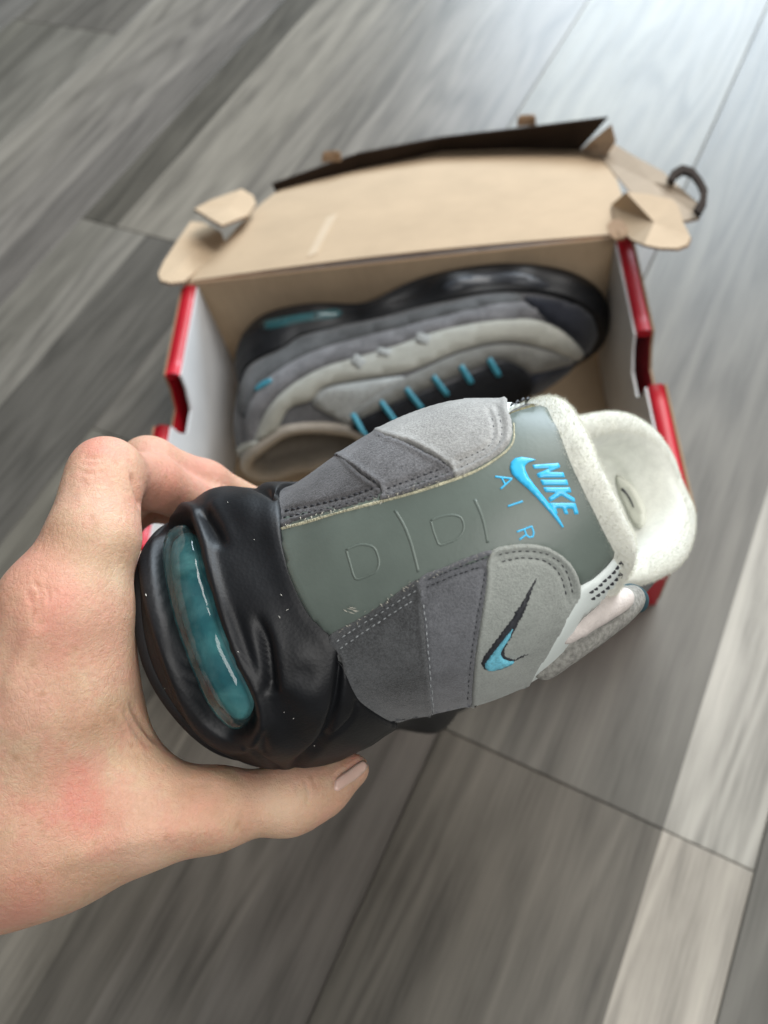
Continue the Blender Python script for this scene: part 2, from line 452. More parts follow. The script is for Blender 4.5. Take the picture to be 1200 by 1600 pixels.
rv = np.array([lid_pt(*p, up=0.02) for p in ro] + [lid_pt(*p, up=0.02) for p in ri]); rv = np.vstack([rv, rv - 0.003 * LNR])
rf = []
for i in range(7):
    rf += [(i, i + 1, i + 9, i + 8), (16 + i, 24 + i, 25 + i, 17 + i), (i, 16 + i, 17 + i, i + 1), (i + 8, i + 9, 25 + i, 24 + i)]
rf += [(0, 8, 24, 16), (7, 23, 31, 15)]
obj('hook_tab', rv, rf, DK, lid, smooth=False)
# ------------------------------------------------------------------ running shoe (shared by both shoes)
# local frame in cm: f forward from the heel, w to the outer (lateral) side, u up from the ground
OUT = np.array([(0, 0), (0.42, 1.75), (1.5, 3.15), (3.3, 4.0), (6, 4.3), (10, 4.3), (14, 4.75), (18, 5.2), (22, 5.0), (25.5, 3.9), (27.9, 2.0), (28.7, -0.3),
                (28.2, -2.3), (26, -4.1), (22.5, -5.0), (18, -4.9), (14, -4.2), (10, -3.8), (6, -4.0), (3.3, -3.85), (1.5, -3.1), (0.42, -1.75)], float)
# upper contours: height at heel, rear offset, width factor at heel, length, front width factor, collar weight
UROWS = [
    (2.6, 0.55, 0.84, 27.9, 0.93, 0.0, 0.0),
    (4.2, 0.42, 0.86, 27.4, 0.90, 0.0, -0.05),
    (5.8, 0.22, 0.915, 25.6, 0.84, 0.05, -0.15),
    (7.4, 0.12, 0.94, 22.6, 0.80, 0.15, -0.25),
    (9.0, 0.20, 0.90, 19.0, 0.78, 0.42, -0.36),
    (10.3, 0.50, 0.79, 15.6, 0.72, 0.75, -0.52),
    (11.3, 0.85, 0.67, 13.4, 0.70, 1.0, -0.62),
]
def collar_dip(f):
    return np.interp(f, [0, 1, 2.5, 4.5, 6.5, 8.5, 10.5, 13, 30], [0, 0, -0.35, -1.3, -1.5, -0.8, 0.9, 2.3, 2.3])
def upper_rows():
    g = []
    for (u, xr, kw, xf, kf, cw, lean) in UROWS:
        f0, w0 = OUT[:, 0], OUT[:, 1]
        s = (xf - xr - 3.3) / (28.7 - 3.3)
        f = np.where(f0 < 3.3, f0, 3.3 + (f0 - 3.3) * s) + xr
        k = np.interp(f0, [0, 4, 12, 28.7], [kw, kw, (kw + kf) / 2, kf])
        shrink = np.interp(s, [0.3, 1.0], [0.80, 1.0])
        w = w0 * k * np.interp(f0, [0, 6, 14, 28.7], [1, 1, shrink, shrink]) + lean * np.interp(f0, [0, 8, 16], [1, 1, 0.3]) - 0.75 * cw * cw * np.interp(f0, [4, 14], [0, 1])
        uu = u + cw * collar_dip(f)
        # contours sink towards the toe so the toe box closes low
        uu = uu - np.interp(f0, [0, 8, 16, 24, 28.7], [0, 0.2, 0.75, 1.15, 1.3]) * (1 - cw)
        # the outer side of the collar sits a little higher and closer in than the inner side
        uu = uu + cw * 0.28 * np.clip(w, 0, 2.2) * (1 - sstep(5, 9, f))
        w = np.where(w > 0, w * (1 - cw * 0.08 * sstep(4, 8, f)), w)
        g.append(np.stack([f, w, uu], -1))
    return np.array(g)
def loft(G, nr, nc):
    """control grid rows x cols x 3, smooth surface; cols periodic"""
    A = np.stack([catmull(G[r], nc, True) for r in range(len(G))])
    return catmull(A, nr)
def grid_faces(nr, nc, flip=False):
    r, c = np.meshgrid(np.arange(nr - 1), np.arange(nc), indexing='ij')
    a = r * nc + c; b = r * nc + (c + 1) % nc; d = (r + 1) * nc + (c + 1) % nc; e = (r + 1) * nc + c
    F = np.stack([a, b, d, e], -1).reshape(-1, 4)
    return F[:, ::-1] if flip else F
def plan_normals(P):
    t = np.roll(P, -1, 0) - np.roll(P, 1, 0)
    n = np.stack([t[:, 1], -t[:, 0]], -1)
    n /= np.linalg.norm(n, axis=1)[:, None] + 1e-9
    c = P.mean(0)
    if ((P - c) * n).sum() < 0: n = -n
    return n
def vnormals(V, nr, nc, flip):
    G = V.reshape(nr, nc, 3)
    du = np.roll(G, -1, 1) - np.roll(G, 1, 1)
    dv = np.gradient(G, axis=0)
    n = np.cross(du, dv).reshape(-1, 3)
    n /= np.linalg.norm(n, axis=1)[:, None] + 1e-12
    return -n if flip else n
class Frame:
    """pose of a shoe: columns F, W, U in world space and the world origin"""
    def __init__(s, F, W, U, O, k=1.0):
        s.k = 0.01 * k
        s.M = np.stack([F, W, U], 1); s.O = np.asarray(O, float)
        s.flip = np.linalg.det(s.M) < 0
    def __call__(s, P): return (np.asarray(P, float) * s.k) @ s.M.T + s.O
    def inv(s, P): return ((np.asarray(P, float) - s.O) @ s.M) / s.k
# ------------------------------------------------------------------ panels laid on a surface
class Surf:
    """a surface to lay panels, stitches and print on: hit() finds the point on it seen along a line of sight, or, past its outline, further round its side"""
    def __init__(s, V, F, N):
        s.V = np.asarray(V); s.N = np.asarray(N)
        s.F = [tuple(map(int, f)) for f in F]
        s.bvh = BVHTree.FromPolygons([tuple(v) for v in s.V], s.F)
        s.wrap = 5.0
        s.maxd = 9.0
    def nrm(s, p, fi):
        idx = list(s.F[fi]); d = np.linalg.norm(s.V[idx] - p, axis=1) + 1e-6
        w = 1 / d; n = (s.N[idx] * w[:, None]).sum(0)
        return n / (np.linalg.norm(n) + 1e-12)
    def hit(s, px, py):
        d = ray_dir(px, py)
        h = s.bvh.ray_cast(Vector(CAMP), Vector(d))
        if h[0] is not None and (np.array(h[0]) - CAMP) @ VF < s.maxd and s.nrm(np.array(h[0]), h[2]) @ d < 0.15:
            return np.array(h[0]), s.nrm(np.array(h[0]), h[2])
        # past the outline: nearest point to the ray, then on round the side
        t = 0.2
        q = None
        for _ in range(12):
            h = s.bvh.find_nearest(Vector(CAMP + t * d))
            q = np.array(h[0]); t = (q - CAMP) @ d
        miss = np.linalg.norm(CAMP + t * d - q)
        q = q + d * miss * s.wrap
        h = s.bvh.find_nearest(Vector(q))
        return np.array(h[0]), s.nrm(np.array(h[0]), h[2])
def mesh_poly(poly, step, holes=()):
    P = np.asarray(poly, float)
    n = len(P)
    lo, hi = P.min(0), P.max(0)
    gx, gy = np.meshgrid(np.arange(lo[0], hi[0] + step, step), np.arange(lo[1], hi[1] + step, step))
    gx = gx + (np.arange(gx.shape[0]) % 2)[:, None] * step * .5
    G = np.stack([gx.ravel(), gy.ravel()], -1)
    G = G[in_poly(G, P)]
    if len(G): G = G[seg_dist(G, P, True)[0] > step * 0.45]
    V = np.vstack([P, G]) if len(G) else P
    vo, _, fo, _, _, _ = delaunay_2d_cdt([Vector(v) for v in V], [], [list(range(n))], 1, 1e-6)
    vo = np.array([(v[0], v[1]) for v in vo])
    # drop triangles outside (numerical strays)
    ok = in_poly(np.array([vo[list(f)].mean(0) for f in fo]), P)
    fo = [f for f, k in zip(fo, ok) if k]
    return vo, fo
def patch(name, poly, surf, thick, mat, parent, base=0.0, step=7.0, edge=6.0, curve=True, bulge=0.0, rim_in=0.0006, hfn=None, rough_edge=0.0, attrs=None, pedge=0.5):
    """a panel with thickness: outline in picture points laid on surf"""
    P = np.asarray(poly, float)
    if curve: P = catmull(P, max(len(P) * 8, 24), True)
    P = resample(P, min(step, max(2.0, edge)), True)
    if rough_edge:
        t = np.roll(P, -1, 0) - np.roll(P, 1, 0)
        nn = np.stack([t[:, 1], -t[:, 0]], -1); nn /= np.linalg.norm(nn, axis=1)[:, None] + 1e-9
        P = P + nn * (rng.normal(size=len(P)) * rough_edge)[:, None]
    # inner ring gives the edge its rounded section
    vo, fo = mesh_poly(P, step)
    d, _ = seg_dist(vo, P, True)
    H, NR = zip(*[surf.hit(*v) for v in vo])
    H, NR = np.array(H), np.array(NR)
    prof = np.clip(d / edge, 0, 1)
    prof = np.sqrt(np.clip(1 - (1 - prof) ** 2, 0, 1))
    h = base + thick * (pedge + (1 - pedge) * prof)
    if bulge: h = h + bulge * (1 - np.exp(-(d / (edge * 3)) ** 2))
    if hfn is not None: h = h + hfn(vo, d)
    top = H + NR * h[:, None]
    m = len(vo)
    edges = set()
    for f in fo:
        for i in range(len(f)): edges.add((f[i], f[(i + 1) % len(f)]))
    rim = [(a, b) for (a, b) in edges if (b, a) not in edges]
    rv = sorted({a for e in rim for a in e}); ix = {v: m + i for i, v in enumerate(rv)}
    bot = H[rv] + NR[rv] * (base - rim_in)
    # orientation: towards the outside
    f0 = fo[len(fo) // 2]
    nn = np.cross(top[f0[1]] - top[f0[0]], top[f0[2]] - top[f0[0]])
    fl = nn @ NR[f0[0]] < 0
    fs = [tuple(f[::-1]) if fl else tuple(f) for f in fo] + [((a, b, ix[b], ix[a]) if fl else (b, a, ix[a], ix[b])) for a, b in rim]
    at_ = None
    if attrs is not None:
        at_ = {k: np.r_[fn(vo, d), fn(vo, d)[rv]] for k, fn in attrs.items()}
    return obj(name, np.vstack([top, bot]), fs, mat, parent, attrs=at_)
def strip(name, line, width, surf, thick, mat, parent, base=0.0, curve=True, step=4.0):
    """a narrow ribbon following a line (piping, pressed line, drawn stroke)"""
    L = np.asarray(line, float)
    if curve: L = catmull(L, len(L) * 8)
    L = resample(L, step)
    t = np.gradient(L, axis=0); n = np.stack([t[:, 1], -t[:, 0]], -1); n /= np.linalg.norm(n, axis=1)[:, None] + 1e-9
    wd = np.broadcast_to(np.asarray(width, float), (len(L),)) if np.ndim(width) == 0 else np.interp(np.linspace(0, 1, len(L)), np.linspace(0, 1, len(width)), width)
    vs, fs = [], []
    q = [(-1, -0.0004), (-0.7, thick * .75), (0, thick), (0.7, thick * .75), (1, -0.0004)]
    for i in range(len(L)):
        for (k, h) in q:
            p, nr = surf.hit(*(L[i] + n[i] * wd[i] * k))
            vs.append(p + nr * (base + h))
    for i in range(len(L) - 1):
        for k in range(4):
            a = i * 5 + k
            fs.append((a, a + 1, a + 6, a + 5))
    fs += [(4, 3, 2, 1, 0), tuple(len(vs) - 5 + k for k in range(5))]
    V = np.array(vs)
    p, nr = surf.hit(*L[len(L) // 2])
    a, b, c = fs[(len(L) // 2) * 4 - 2][:3]
    if np.cross(V[b] - V[a], V[c] - V[a]) @ nr < 0: fs = [f[::-1] for f in fs]
    return obj(name, V, fs, mat, parent)
def stitches(name, lines, surf, mat, parent, base=0.0006, pitch=9.0, gap=0.32, width=1.3, hgt=0.00045):
    """rows of thread: every stitch a small rounded bead of thread lying on the surface"""
    vs, fs = [], []
    for L in lines:
        L = catmull(L, len(L) * 10); L = resample(L, 1.5)
        s = np.r_[0, np.cumsum(np.linalg.norm(np.diff(L, axis=0), axis=1))]
        x = rng.uniform(0, 3)
        while x < s[-1] - pitch * .7:
            ln = pitch * (1 - gap) * rng.uniform(.85, 1.1)
            j = rng.normal(size=2) * 0.35
            A = np.array([np.interp(x, s, L[:, k]) for k in (0, 1)]) + j; B = np.array([np.interp(x + ln, s, L[:, k]) for k in (0, 1)]) + j
            x += pitch * rng.uniform(.93, 1.07)
            t = (B - A) / (np.linalg.norm(B - A) + 1e-9); n = np.array([t[1], -t[0]])
            i0 = len(vs)
            for k, (a, w, h) in enumerate(((0, .45, -.3), (.18, .95, .55), (.5, 1.05, 1.0), (.82, .95, .55), (1, .45, -.3))):
                c = A + (B - A) * a
                for q, hh in ((-1, -.25), (-.55, .8), (.55, .8), (1, -.25)):
                    p, nr = surf.hit(*(c + n * width * w * q))
                    vs.append(p + nr * (base + hgt * (h * (.5 + .5 * hh) if hh > 0 else h * .2 + hh)))
            for a in range(4):
                for q in range(3):
                    v = i0 + a * 4 + q
                    fs.append((v, v + 1, v + 5, v + 4))
    V = np.array(vs)
    p, nr = surf.hit(*lines[0][0])
    f = fs[1]
    if np.cross(V[f[1]] - V[f[0]], V[f[2]] - V[f[0]]) @ nr < 0: fs = [f[::-1] for f in fs]
    o = obj(name, V, fs, mat, parent)
    o['kind'] = 'stuff'
    return o
# ------------------------------------------------------------------ the shoe held up to the camera
def camv(v): return v[0] * VR - v[1] * VU + v[2] * VF
hF, hW, hU = (camv(v) for v in ((0.33428859, 0.09731771, 0.93743288), (0.28100462, 0.93912265, -0.19769938), (0.89960411, -0.32951161, -0.28659126)))
held_frame = Frame(hF, hW, hU, CAMP + camv((-0.06096619, 0.03322439, 0.18736721)))
M['rubber'] = None
def rubber_mat(name, col=(0.0065, 0.0072, 0.0088)):
    m, nt, b = mat_new(name)
    v = coords(nt)
    n = noise(nt, v, 90, 4); g = noise(nt, v, 700, 3, 0.6); 
    nt.links.new(ramp(nt, n, [(0.3, tuple(c * .8 for c in col)), (0.7, tuple(c * 1.3 for c in col))]), b.inputs['Base Color'])
    nt.links.new(mth(nt, 'ADD', mth(nt, 'MULTIPLY', n, 0.12), 0.44), b.inputs['Roughness'])
    b.inputs['Specular IOR Level'].default_value = 0.34
    vo = N(nt, 'ShaderNodeTexVoronoi', feature='F1'); vo.inputs['Scale'].default_value = 1100
    nt.links.new(v, vo.inputs['Vector'])
    bump(nt, b, mth(nt, 'ADD', vo.outputs['Distance'], mth(nt, 'MULTIPLY', g, 0.7)), 0.12, 0.0003)
    return m
M['rubber'] = rubber_mat('black_rubber')
M['upper_base'] = simple('grey_mesh_textile', (0.16, 0.165, 0.165), 0.9, 0.2, 500, 0.4, 0.0006)
M['plush'] = simple('cream_plush', (0.63, 0.64, 0.58), 0.95, 0.08, 300, 0.3, 0.0005, 1500, sheen=0.5)
NC, NR_ = 480, 110
def make_upper(fr, name, parent, mat):
    G = loft(upper_rows(), NR_, NC)
    V = fr(G.reshape(-1, 3))
    F = grid_faces(NR_, NC, fr.flip)
    Nn = vnormals(V, NR_, NC, fr.flip)
    if (Nn * (V - V.mean(0))).sum() < 0: Nn = -Nn; F = F[:, ::-1]
    o = obj(name, V, F, mat, parent)
    return o, Surf(V, F, Nn), G
shoe = empty('sneaker', held_frame((14, 0, 0)))
tag(shoe, 'grey and black sneaker held heel first by the hand, blue logo on its heel', 'sneaker')
upper, S_up, G_up = make_upper(held_frame, 'upper', shoe, M['upper_base'])
S_up.maxd = 0.262

# --- midsole: its top edge follows a line on the upper
edge_px = [(470, 722), (448, 752), (441, 778), (440, 800), (444, 850), (460, 908), (486, 960), (520, 994), (537, 1030), (545, 1060), (560, 1084), (585, 1102), (612, 1118), (640, 1128)]
def top_edge_table(surf, fr, G):
    L = resample(catmull(edge_px, 120), 5)
    P = fr.inv(np.array([surf.hit(*q)[0] for q in L]))
    th = np.arctan2(P[:, 1], 4.0 - P[:, 0])          # angle round the heel, 0 at the back
    o = np.argsort(th)
    return th[o], P[o, 2]
TH, TU = top_edge_table(S_up, held_frame, G_up)
MC = 560
def midsole_grid():
    P = catmull(OUT, MC, True)
    n = plan_normals(P)
    th = np.arctan2(P[:, 1], 4.0 - P[:, 0])
    f = P[:, 0]
    side = np.interp(f, [0, 4, 6, 9, 13, 18, 23, 28.7], [4.2, 3.9, 3.3, 2.7, 2.6, 2.5, 2.5, 3.0])
    heel = np.interp(th, TH, TU)
    k = sstep(3.6, 6.0, f)
    top = heel * (1 - k) + side * k
    rows = []
    #      fraction of height, outset
    prof = [(0.0, -0.75), (0.0, -0.30), (0.06, -0.08), (0.16, 0.05), (0.32, 0.14), (0.50, 0.16), (0.66, 0.05), (0.80, -0.14), (0.90, -0.28), (0.97, -0.36), (1.0, -0.46), (0.985, -0.75), (0.95, -1.05)]
    waist = np.interp(f, [0, 6, 10, 13, 17, 28.7], [0, 0, -0.55, -0.5, 0, 0])
    heel_cut = sstep(0.3, 3.4, P[:, 1]) * (1 - sstep(7, 12, f))       # bevelled outer corner of the heel
    for (t, o) in prof:
        u = t * top + 0.08 * heel_cut * max(0, 1 - t / 0.3)
        # towards the top the wall leans on to the upper
        oo = o + waist * (0.3 + 0.7 * (1 - abs(2 * t - 1)))
        heelk = 1 - sstep(4, 9, f)
        oo = oo + np.where(t > 0.75, 0.10 * heelk, 0)
        oo = oo - 0.28 * heel_cut * max(0, 1 - t / 0.42) ** 1.3
        p = P + n * oo[:, None]
        rows.append(np.stack([p[:, 0], p[:, 1], u + 0 * f], -1))
    return np.array(rows)
MR = 110
def mid_loft():
    G = midsole_grid()
    return catmull(G, MR)
Gm = mid_loft()
Vm = held_frame(Gm.reshape(-1, 3)); Fm = grid_faces(MR, MC, held_frame.flip); Nm = vnormals(Vm, MR, MC, held_frame.flip)
cen = Vm.mean(0)
if (Nm * (Vm - cen)).sum() < 0: Nm = -Nm; Fm = Fm[:, ::-1]
S_mid0 = Surf(Vm, Fm, Nm)
PXm = to_px(Vm)
facing = ((CAMP - Vm) * Nm).sum(1) / np.linalg.norm(CAMP - Vm, axis=1)
vis = sstep(-0.25, 0.05, facing) * (1 - sstep(5.0, 8.0, Gm.reshape(-1, 3)[:, 0]))
def groove(line, width, depth, w0=0.2, w1=0.2, ridge=0.0, side=0.0):
    """pressed crease along a line; width in picture points, tapered to both ends"""
    L = resample(catmull(line, len(line) * 8), 4)
    d, t = seg_dist(PXm, L)
    tp = sstep(0, w0 + 1e-6, t) * (1 - sstep(1 - w1 - 1e-6, 1, t)) if w0 or w1 else 1
    g = -depth * np.exp(-(d / width) ** 2) * tp
    if ridge: g = g + ridge * np.exp(-((d - width * 2.2) / (width * 1.2)) ** 2) * tp
    return g
def blob(c, r, h, ang=0.0, ry=None):
    ry = ry or r
    v = PXm - np.array(c)
    ca, sa = math.cos(rad(ang)), math.sin(rad(ang))
    x = v[:, 0] * ca + v[:, 1] * sa; y = -v[:, 0] * sa + v[:, 1] * ca
    return h * np.exp(-(x / r) ** 2 - (y / ry) ** 2)
bubble = [(262, 822), (276, 815), (290, 819), (302, 850), (310, 890), (330, 960), (355, 1030), (376, 1075), (388, 1106), (389, 1126), (379, 1143), (361, 1146), (341, 1132), (320, 1105), (295, 1050), (270, 980), (255, 920), (248, 870), (251, 838)]
cavity = [(254, 818), (274, 806), (296, 809), (310, 846), (319, 888), (339, 957), (364, 1027), (386, 1072), (398, 1105), (399, 1132), (383, 1151), (358, 1155), (332, 1140), (309, 1112), (284, 1056), (259, 985), (243, 922), (237, 870), (241, 838)]
mm = 0.001
disp = np.zeros(len(Vm))
disp += groove([(314, 797), (329, 818), (342, 842), (354, 862)], 9, 2.4 * mm, .12, .5, 0.4 * mm)
disp += groove([(396, 950), (413, 997), (421, 1038), (426, 1084)], 8.5, 2.8 * mm, .5, .1, 0.5 * mm)
disp += groove([(352, 930), (372, 985), (392, 1040), (408, 1095)], 12, 0.7 * mm, .3, .4)
disp += groove([(383, 1157), (405, 1176), (440, 1201)], 3, 0.8 * mm, .1, .1)
disp += groove([(410, 1130), (412, 1155), (416, 1180)], 6, 0.8 * mm, .3, .2)
disp += groove([(536, 1010), (530, 1050), (520, 1105), (500, 1160), (452, 1203)], 6, 2.4 * mm, .1, .1)
disp += groove([(345, 748), (380, 752), (410, 762), (436, 780)], 7, 2.4 * mm, .1, .1)
disp += groove([(556, 1090), (552, 1115), (530, 1140), (500, 1160)], 3, 0.7 * mm, .1, .1)
disp += blob((484, 1075), 58, 2.6 * mm, 60, 46) + blob((476, 1052), 20, -1.0 * mm) + blob((400, 800), 60, 1.2 * mm, 20, 30) + blob((392, 870), 60, -1.2 * mm, 70, 34)
disp += blob((425, 1160), 40, 1.0 * mm) + blob((330, 775), 40, 1.0 * mm, 30, 25)
# window of the air unit is sunk into the foam
cp_ = resample(catmull(cavity, 200, True), 4, True)
dc, _ = seg_dist(PXm, cp_, True)
ins = in_poly(PXm, cp_)
sd = np.where(ins, dc, -dc)
disp += -4.6 * mm * sstep(-1.0, 6, sd) + 1.5 * mm * np.exp(-((sd + 11) / 8) ** 2)
# seam where the outsole wraps up
Vm2 = Vm + Nm * (disp * vis)[:, None]
gl = Gm.reshape(-1, 3)
# side sculpting of the foam further forward: pods and recesses
pod = 0.0022 * np.sin(gl[:, 0] * 1.15 + 0.6) * sstep(6, 8, gl[:, 0]) * (1 - sstep(22, 26, gl[:, 0])) * np.exp(-((gl[:, 2] - 1.4) / 0.9) ** 2)
Vm2 = Vm2 + Nm * pod[:, None]
midsole = obj('midsole', Vm2, Fm, M['rubber'], shoe)
S_mid = Surf(Vm2, Fm, Nm)
# air window: a clear shell over the tinted chamber wall
def core_mat():
    m, nt, b = mat_new('teal_chamber')
    v = coords(nt)
    n = noise(nt, v, 38, 4, 0.55, 1.0); n2 = noise(nt, v, 300, 3)
    f = mth(nt, 'ADD', mth(nt, 'MULTIPLY', n, 0.8), mth(nt, 'MULTIPLY', n2, 0.2))
    c = ramp(nt, f, [(0.36, (0.018, 0.09, 0.125)), (0.52, (0.05, 0.185, 0.21)), (0.66, (0.16, 0.36, 0.36))])
    nt.links.new(c, b.inputs['Base Color'])
    b.inputs['Roughness'].default_value = 0.45
    b.inputs['Subsurface Weight'].default_value = 0.3
    b.inputs['Subsurface Radius'].default_value = (0.002, 0.004, 0.004)
    bump(nt, b, n, 0.3, 0.0015)
    return m
def shell_mat():
    m, nt, b = mat_new('clear_teal_shell')
    out = nt.nodes['Material Output']
    v = coords(nt)
    tr = N(nt, 'ShaderNodeBsdfTransparent'); tr.inputs[0].default_value = (0.66, 0.86, 0.87, 1)
    gl_ = N(nt, 'ShaderNodeBsdfGlossy'); gl_.inputs['Roughness'].default_value = 0.04
    df = N(nt, 'ShaderNodeBsdfDiffuse'); df.inputs[0].default_value = (0.16, 0.33, 0.35, 1)
    fr_ = N(nt, 'ShaderNodeFresnel'); fr_.inputs[0].default_value = 1.5
    bm = N(nt, 'ShaderNodeBump'); bm.inputs['Strength'].default_value = 0.12; bm.inputs['Distance'].default_value = 0.001
    nt.links.new(noise(nt, v, 70, 3, 0.5, 0.5), bm.inputs['Height']); nt.links.new(bm.outputs[0], gl_.inputs['Normal']); nt.links.new(bm.outputs[0], fr_.inputs['Normal'])
    haze = noise(nt, v, 120, 4, 0.6, 0.8)
    m0 = N(nt, 'ShaderNodeMixShader'); nt.links.new(ramp(nt, haze, [(0.4, 0.04), (0.75, 0.26)]), m0.inputs[0])
    nt.links.new(tr.outputs[0], m0.inputs[1]); nt.links.new(df.outputs[0], m0.inputs[2])
    m1 = N(nt, 'ShaderNodeMixShader'); nt.links.new(mth(nt, 'ADD', mth(nt, 'MULTIPLY', fr_.outputs[0], 0.75), 0.02), m1.inputs[0])
    nt.links.new(m0.outputs[0], m1.inputs[1]); nt.links.new(gl_.outputs[0], m1.inputs[2])
    nt.links.new(m1.outputs[0], out.inputs[0])
    return m
M['bubble'] = core_mat()
win = patch('air_window', bubble, S_mid0, 0.0012, shell_mat(), midsole, base=-0.0014, step=5, edge=16, bulge=0.0022, pedge=0.1)
patch('air_chamber', [(q[0] - 1, q[1]) for q in bubble], S_mid0, 0.001, M['bubble'], win, base=-0.0044, step=6, edge=14, bulge=0.0016, pedge=0.1)
# outsole: thin tread sheet under the foam
def outsole_mesh(fr):
    P = catmull(OUT, 300, True); n = plan_normals(P)
    R = []
    cut = sstep(0.3, 3.4, P[:, 1]) * (1 - sstep(7, 12, P[:, 0]))
    for (u, o) in ((-0.26, -3.0), (-0.26, -0.34), (-0.2, -0.22), (-0.08, -0.16), (0.10, -0.15), (0.14, -0.2), (0.10, -0.6)):
        p = P + n * (o - 0.28 * cut)[:, None]
        R.append(np.stack([p[:, 0], p[:, 1], u + 0.08 * cut], -1))
    R = np.array(R); V = fr(R.reshape(-1, 3)); F = [tuple(f) for f in grid_faces(len(R), 300, fr.flip)] + [tuple(range(300)) if fr.flip else tuple(range(299, -1, -1))]
    return V, F
ov, of = outsole_mesh(held_frame)
outsole = obj('outsole', ov, of, simple('outsole_rubber', (0.010, 0.010, 0.011), 0.7, 0.2, 200, 0.3, 0.0004, 900, spec=0.25), shoe)
# --- collar: padded plush rim rolled over the top edge, lining down to the insole
def collar_mesh(fr, G, nc=320):
    rim = catmull(upper_rows()[-1], nc, True)
    P = rim[:, :2]; n = plan_normals(P)
    f = rim[:, 0]
    fat = np.interp(f, [0, 3, 6, 10, 13], [0.44, 0.42, 0.40, 0.46, 0.50])
    prof = [(-0.34, -0.04), (-0.26, 0.17), (0.10, 0.20), (0.40, 0.15), (0.62, 0.0), (0.72, -0.32), (0.62, -0.72), (0.30, -1.0), (-0.2, -1.12), (-1.2, -1.08), (-2.6, -0.9)]
    R = []
    for (u, o) in prof:
        k = fat / 0.62
        p = P + n * (o * k)[:, None]
        R.append(np.stack([p[:, 0], p[:, 1], rim[:, 2] + u * k], -1))
    for (uu, sc) in ((6.2, 0.80), (4.6, 0.80), (3.7, 0.74), (3.5, 0.4), (3.5, 0.02)):
        q = np.stack([6.5 + (P[:, 0] - 6.5) * sc, P[:, 1] * sc], -1)
        R.append(np.stack([q[:, 0], q[:, 1], np.full(nc, uu)], -1))
    R = np.array(R)
    return catmull(R, 90)
Ac = collar_mesh(held_frame, G_up)
Vc = held_frame(Ac.reshape(-1, 3)); Fc = grid_faces(90, 320, held_frame.flip); Nc = vnormals(Vc, 90, 320, held_frame.flip)
collar = obj('collar_lining', Vc, Fc, M['plush'], shoe)
# ------------------------------------------------------------------ panels, stitching and print on the held shoe
M['tab'] = simple('grey_green_coated_leather', (0.125, 0.155, 0.138), 0.45, 0.16, 38, 0.12, 0.0003, 900)
M['suede_dark'] = suede('dark_grey_suede', (0.080, 0.084, 0.088), 0.30)
M['suede_dark2'] = suede('charcoal_suede', (0.085, 0.084, 0.089), 0.32)
M['suede_mid'] = suede('mid_grey_suede', (0.135, 0.14, 0.152), 0.2)
M['suede_mid2'] = suede('grey_suede', (0.14, 0.14, 0.147), 0.3)
M['suede_light'] = suede('light_grey_suede', (0.285, 0.305, 0.285), 0.12)
M['suede_pale'] = suede('pale_grey_suede', (0.33, 0.33, 0.32), 0.18)
M['white_leather'] = simple('white_leather', (0.66, 0.72, 0.70), 0.5, 0.03, 60, 0.15, 0.0003, 1500)
M['raw_edge'] = simple('raw_cream_edge', (0.50, 0.48, 0.34), 0.95, 0.35, 500, 0.8, 0.001)
M['olive_edge'] = simple('olive_raw_edge', (0.20, 0.175, 0.09), 0.95, 0.45, 600, 0.9, 0.001)
M['thread_dark'] = simple('dark_thread', (0.022, 0.024, 0.030), 0.6, 0.2, 900, 0.3, 0.0003)
M['thread_grey'] = simple('grey_thread', (0.30, 0.32, 0.33), 0.6, 0.3, 900, 0.3, 0.0003)
M['blue_print'] = simple('sky_blue_print', (0.045, 0.47, 0.80), 0.3, 0.03, 60, 0.05, 0.0002)
M['blue_thread'] = simple('blue_embroidery', (0.17, 0.56, 0.72), 0.35, 0.25, 1300, 0.6, 0.0006)
tabpoly = [(438, 812), (500, 796), (560, 780), (650, 750), (730, 722), (780, 700), (793, 675), (792, 655), (822, 643), (856, 637), (882, 640), (889, 668), (905, 720), (922, 768), (944, 812), (964, 848), (950, 876), (928, 898), (907, 912), (890, 890), (850, 862), (790, 864), (720, 887), (660, 908), (600, 947), (535, 996), (515, 992), (480, 955), (455, 905), (441, 850)]
olive = [(780, 664), (800, 645), (840, 631), (885, 630), (897, 660), (912, 718), (930, 766), (952, 812), (972, 846), (958, 884), (935, 908), (904, 922), (880, 900), (850, 870), (800, 800), (780, 720)]
patch('tab_raw_edge', olive, S_up, 0.0005, M['olive_edge'], upper, base=0.0, step=9, edge=3, rough_edge=0.5)
tab = patch('heel_tab', tabpoly, S_up, 0.0009, M['tab'], upper, base=0.0003, step=8, edge=4)
med_lines = [[(446, 803), (480, 796), (520, 787), (560, 776), (597, 762)], [(446, 813), (480, 806), (520, 797), (560, 786), (600, 774)],
    [(605, 768), (650, 752), (690, 737), (705, 730)], [(605, 776), (650, 761), (690, 747), (712, 738)],
    [(716, 726), (740, 716), (762, 704), (772, 690), (772, 670), (765, 652)], [(718, 736), (745, 724), (772, 708), (784, 690), (784, 668), (776, 646)]]
lat_lines = [[(526, 1000), (562, 976), (602, 951), (652, 920)], [(532, 1010), (566, 987), (606, 961), (654, 931)], [(663, 940), (668, 990), (672, 1045), (676, 1110)],
    [(668, 905), (705, 890), (755, 872), (762, 868)], [(664, 918), (705, 900), (752, 884)], [(758, 890), (750, 935), (741, 985), (733, 1040), (729, 1095)],
    [(775, 866), (810, 860), (850, 863), (874, 880), (886, 902), (890, 928)], [(782, 876), (812, 870), (845, 873), (866, 888), (876, 908), (882, 935)]]
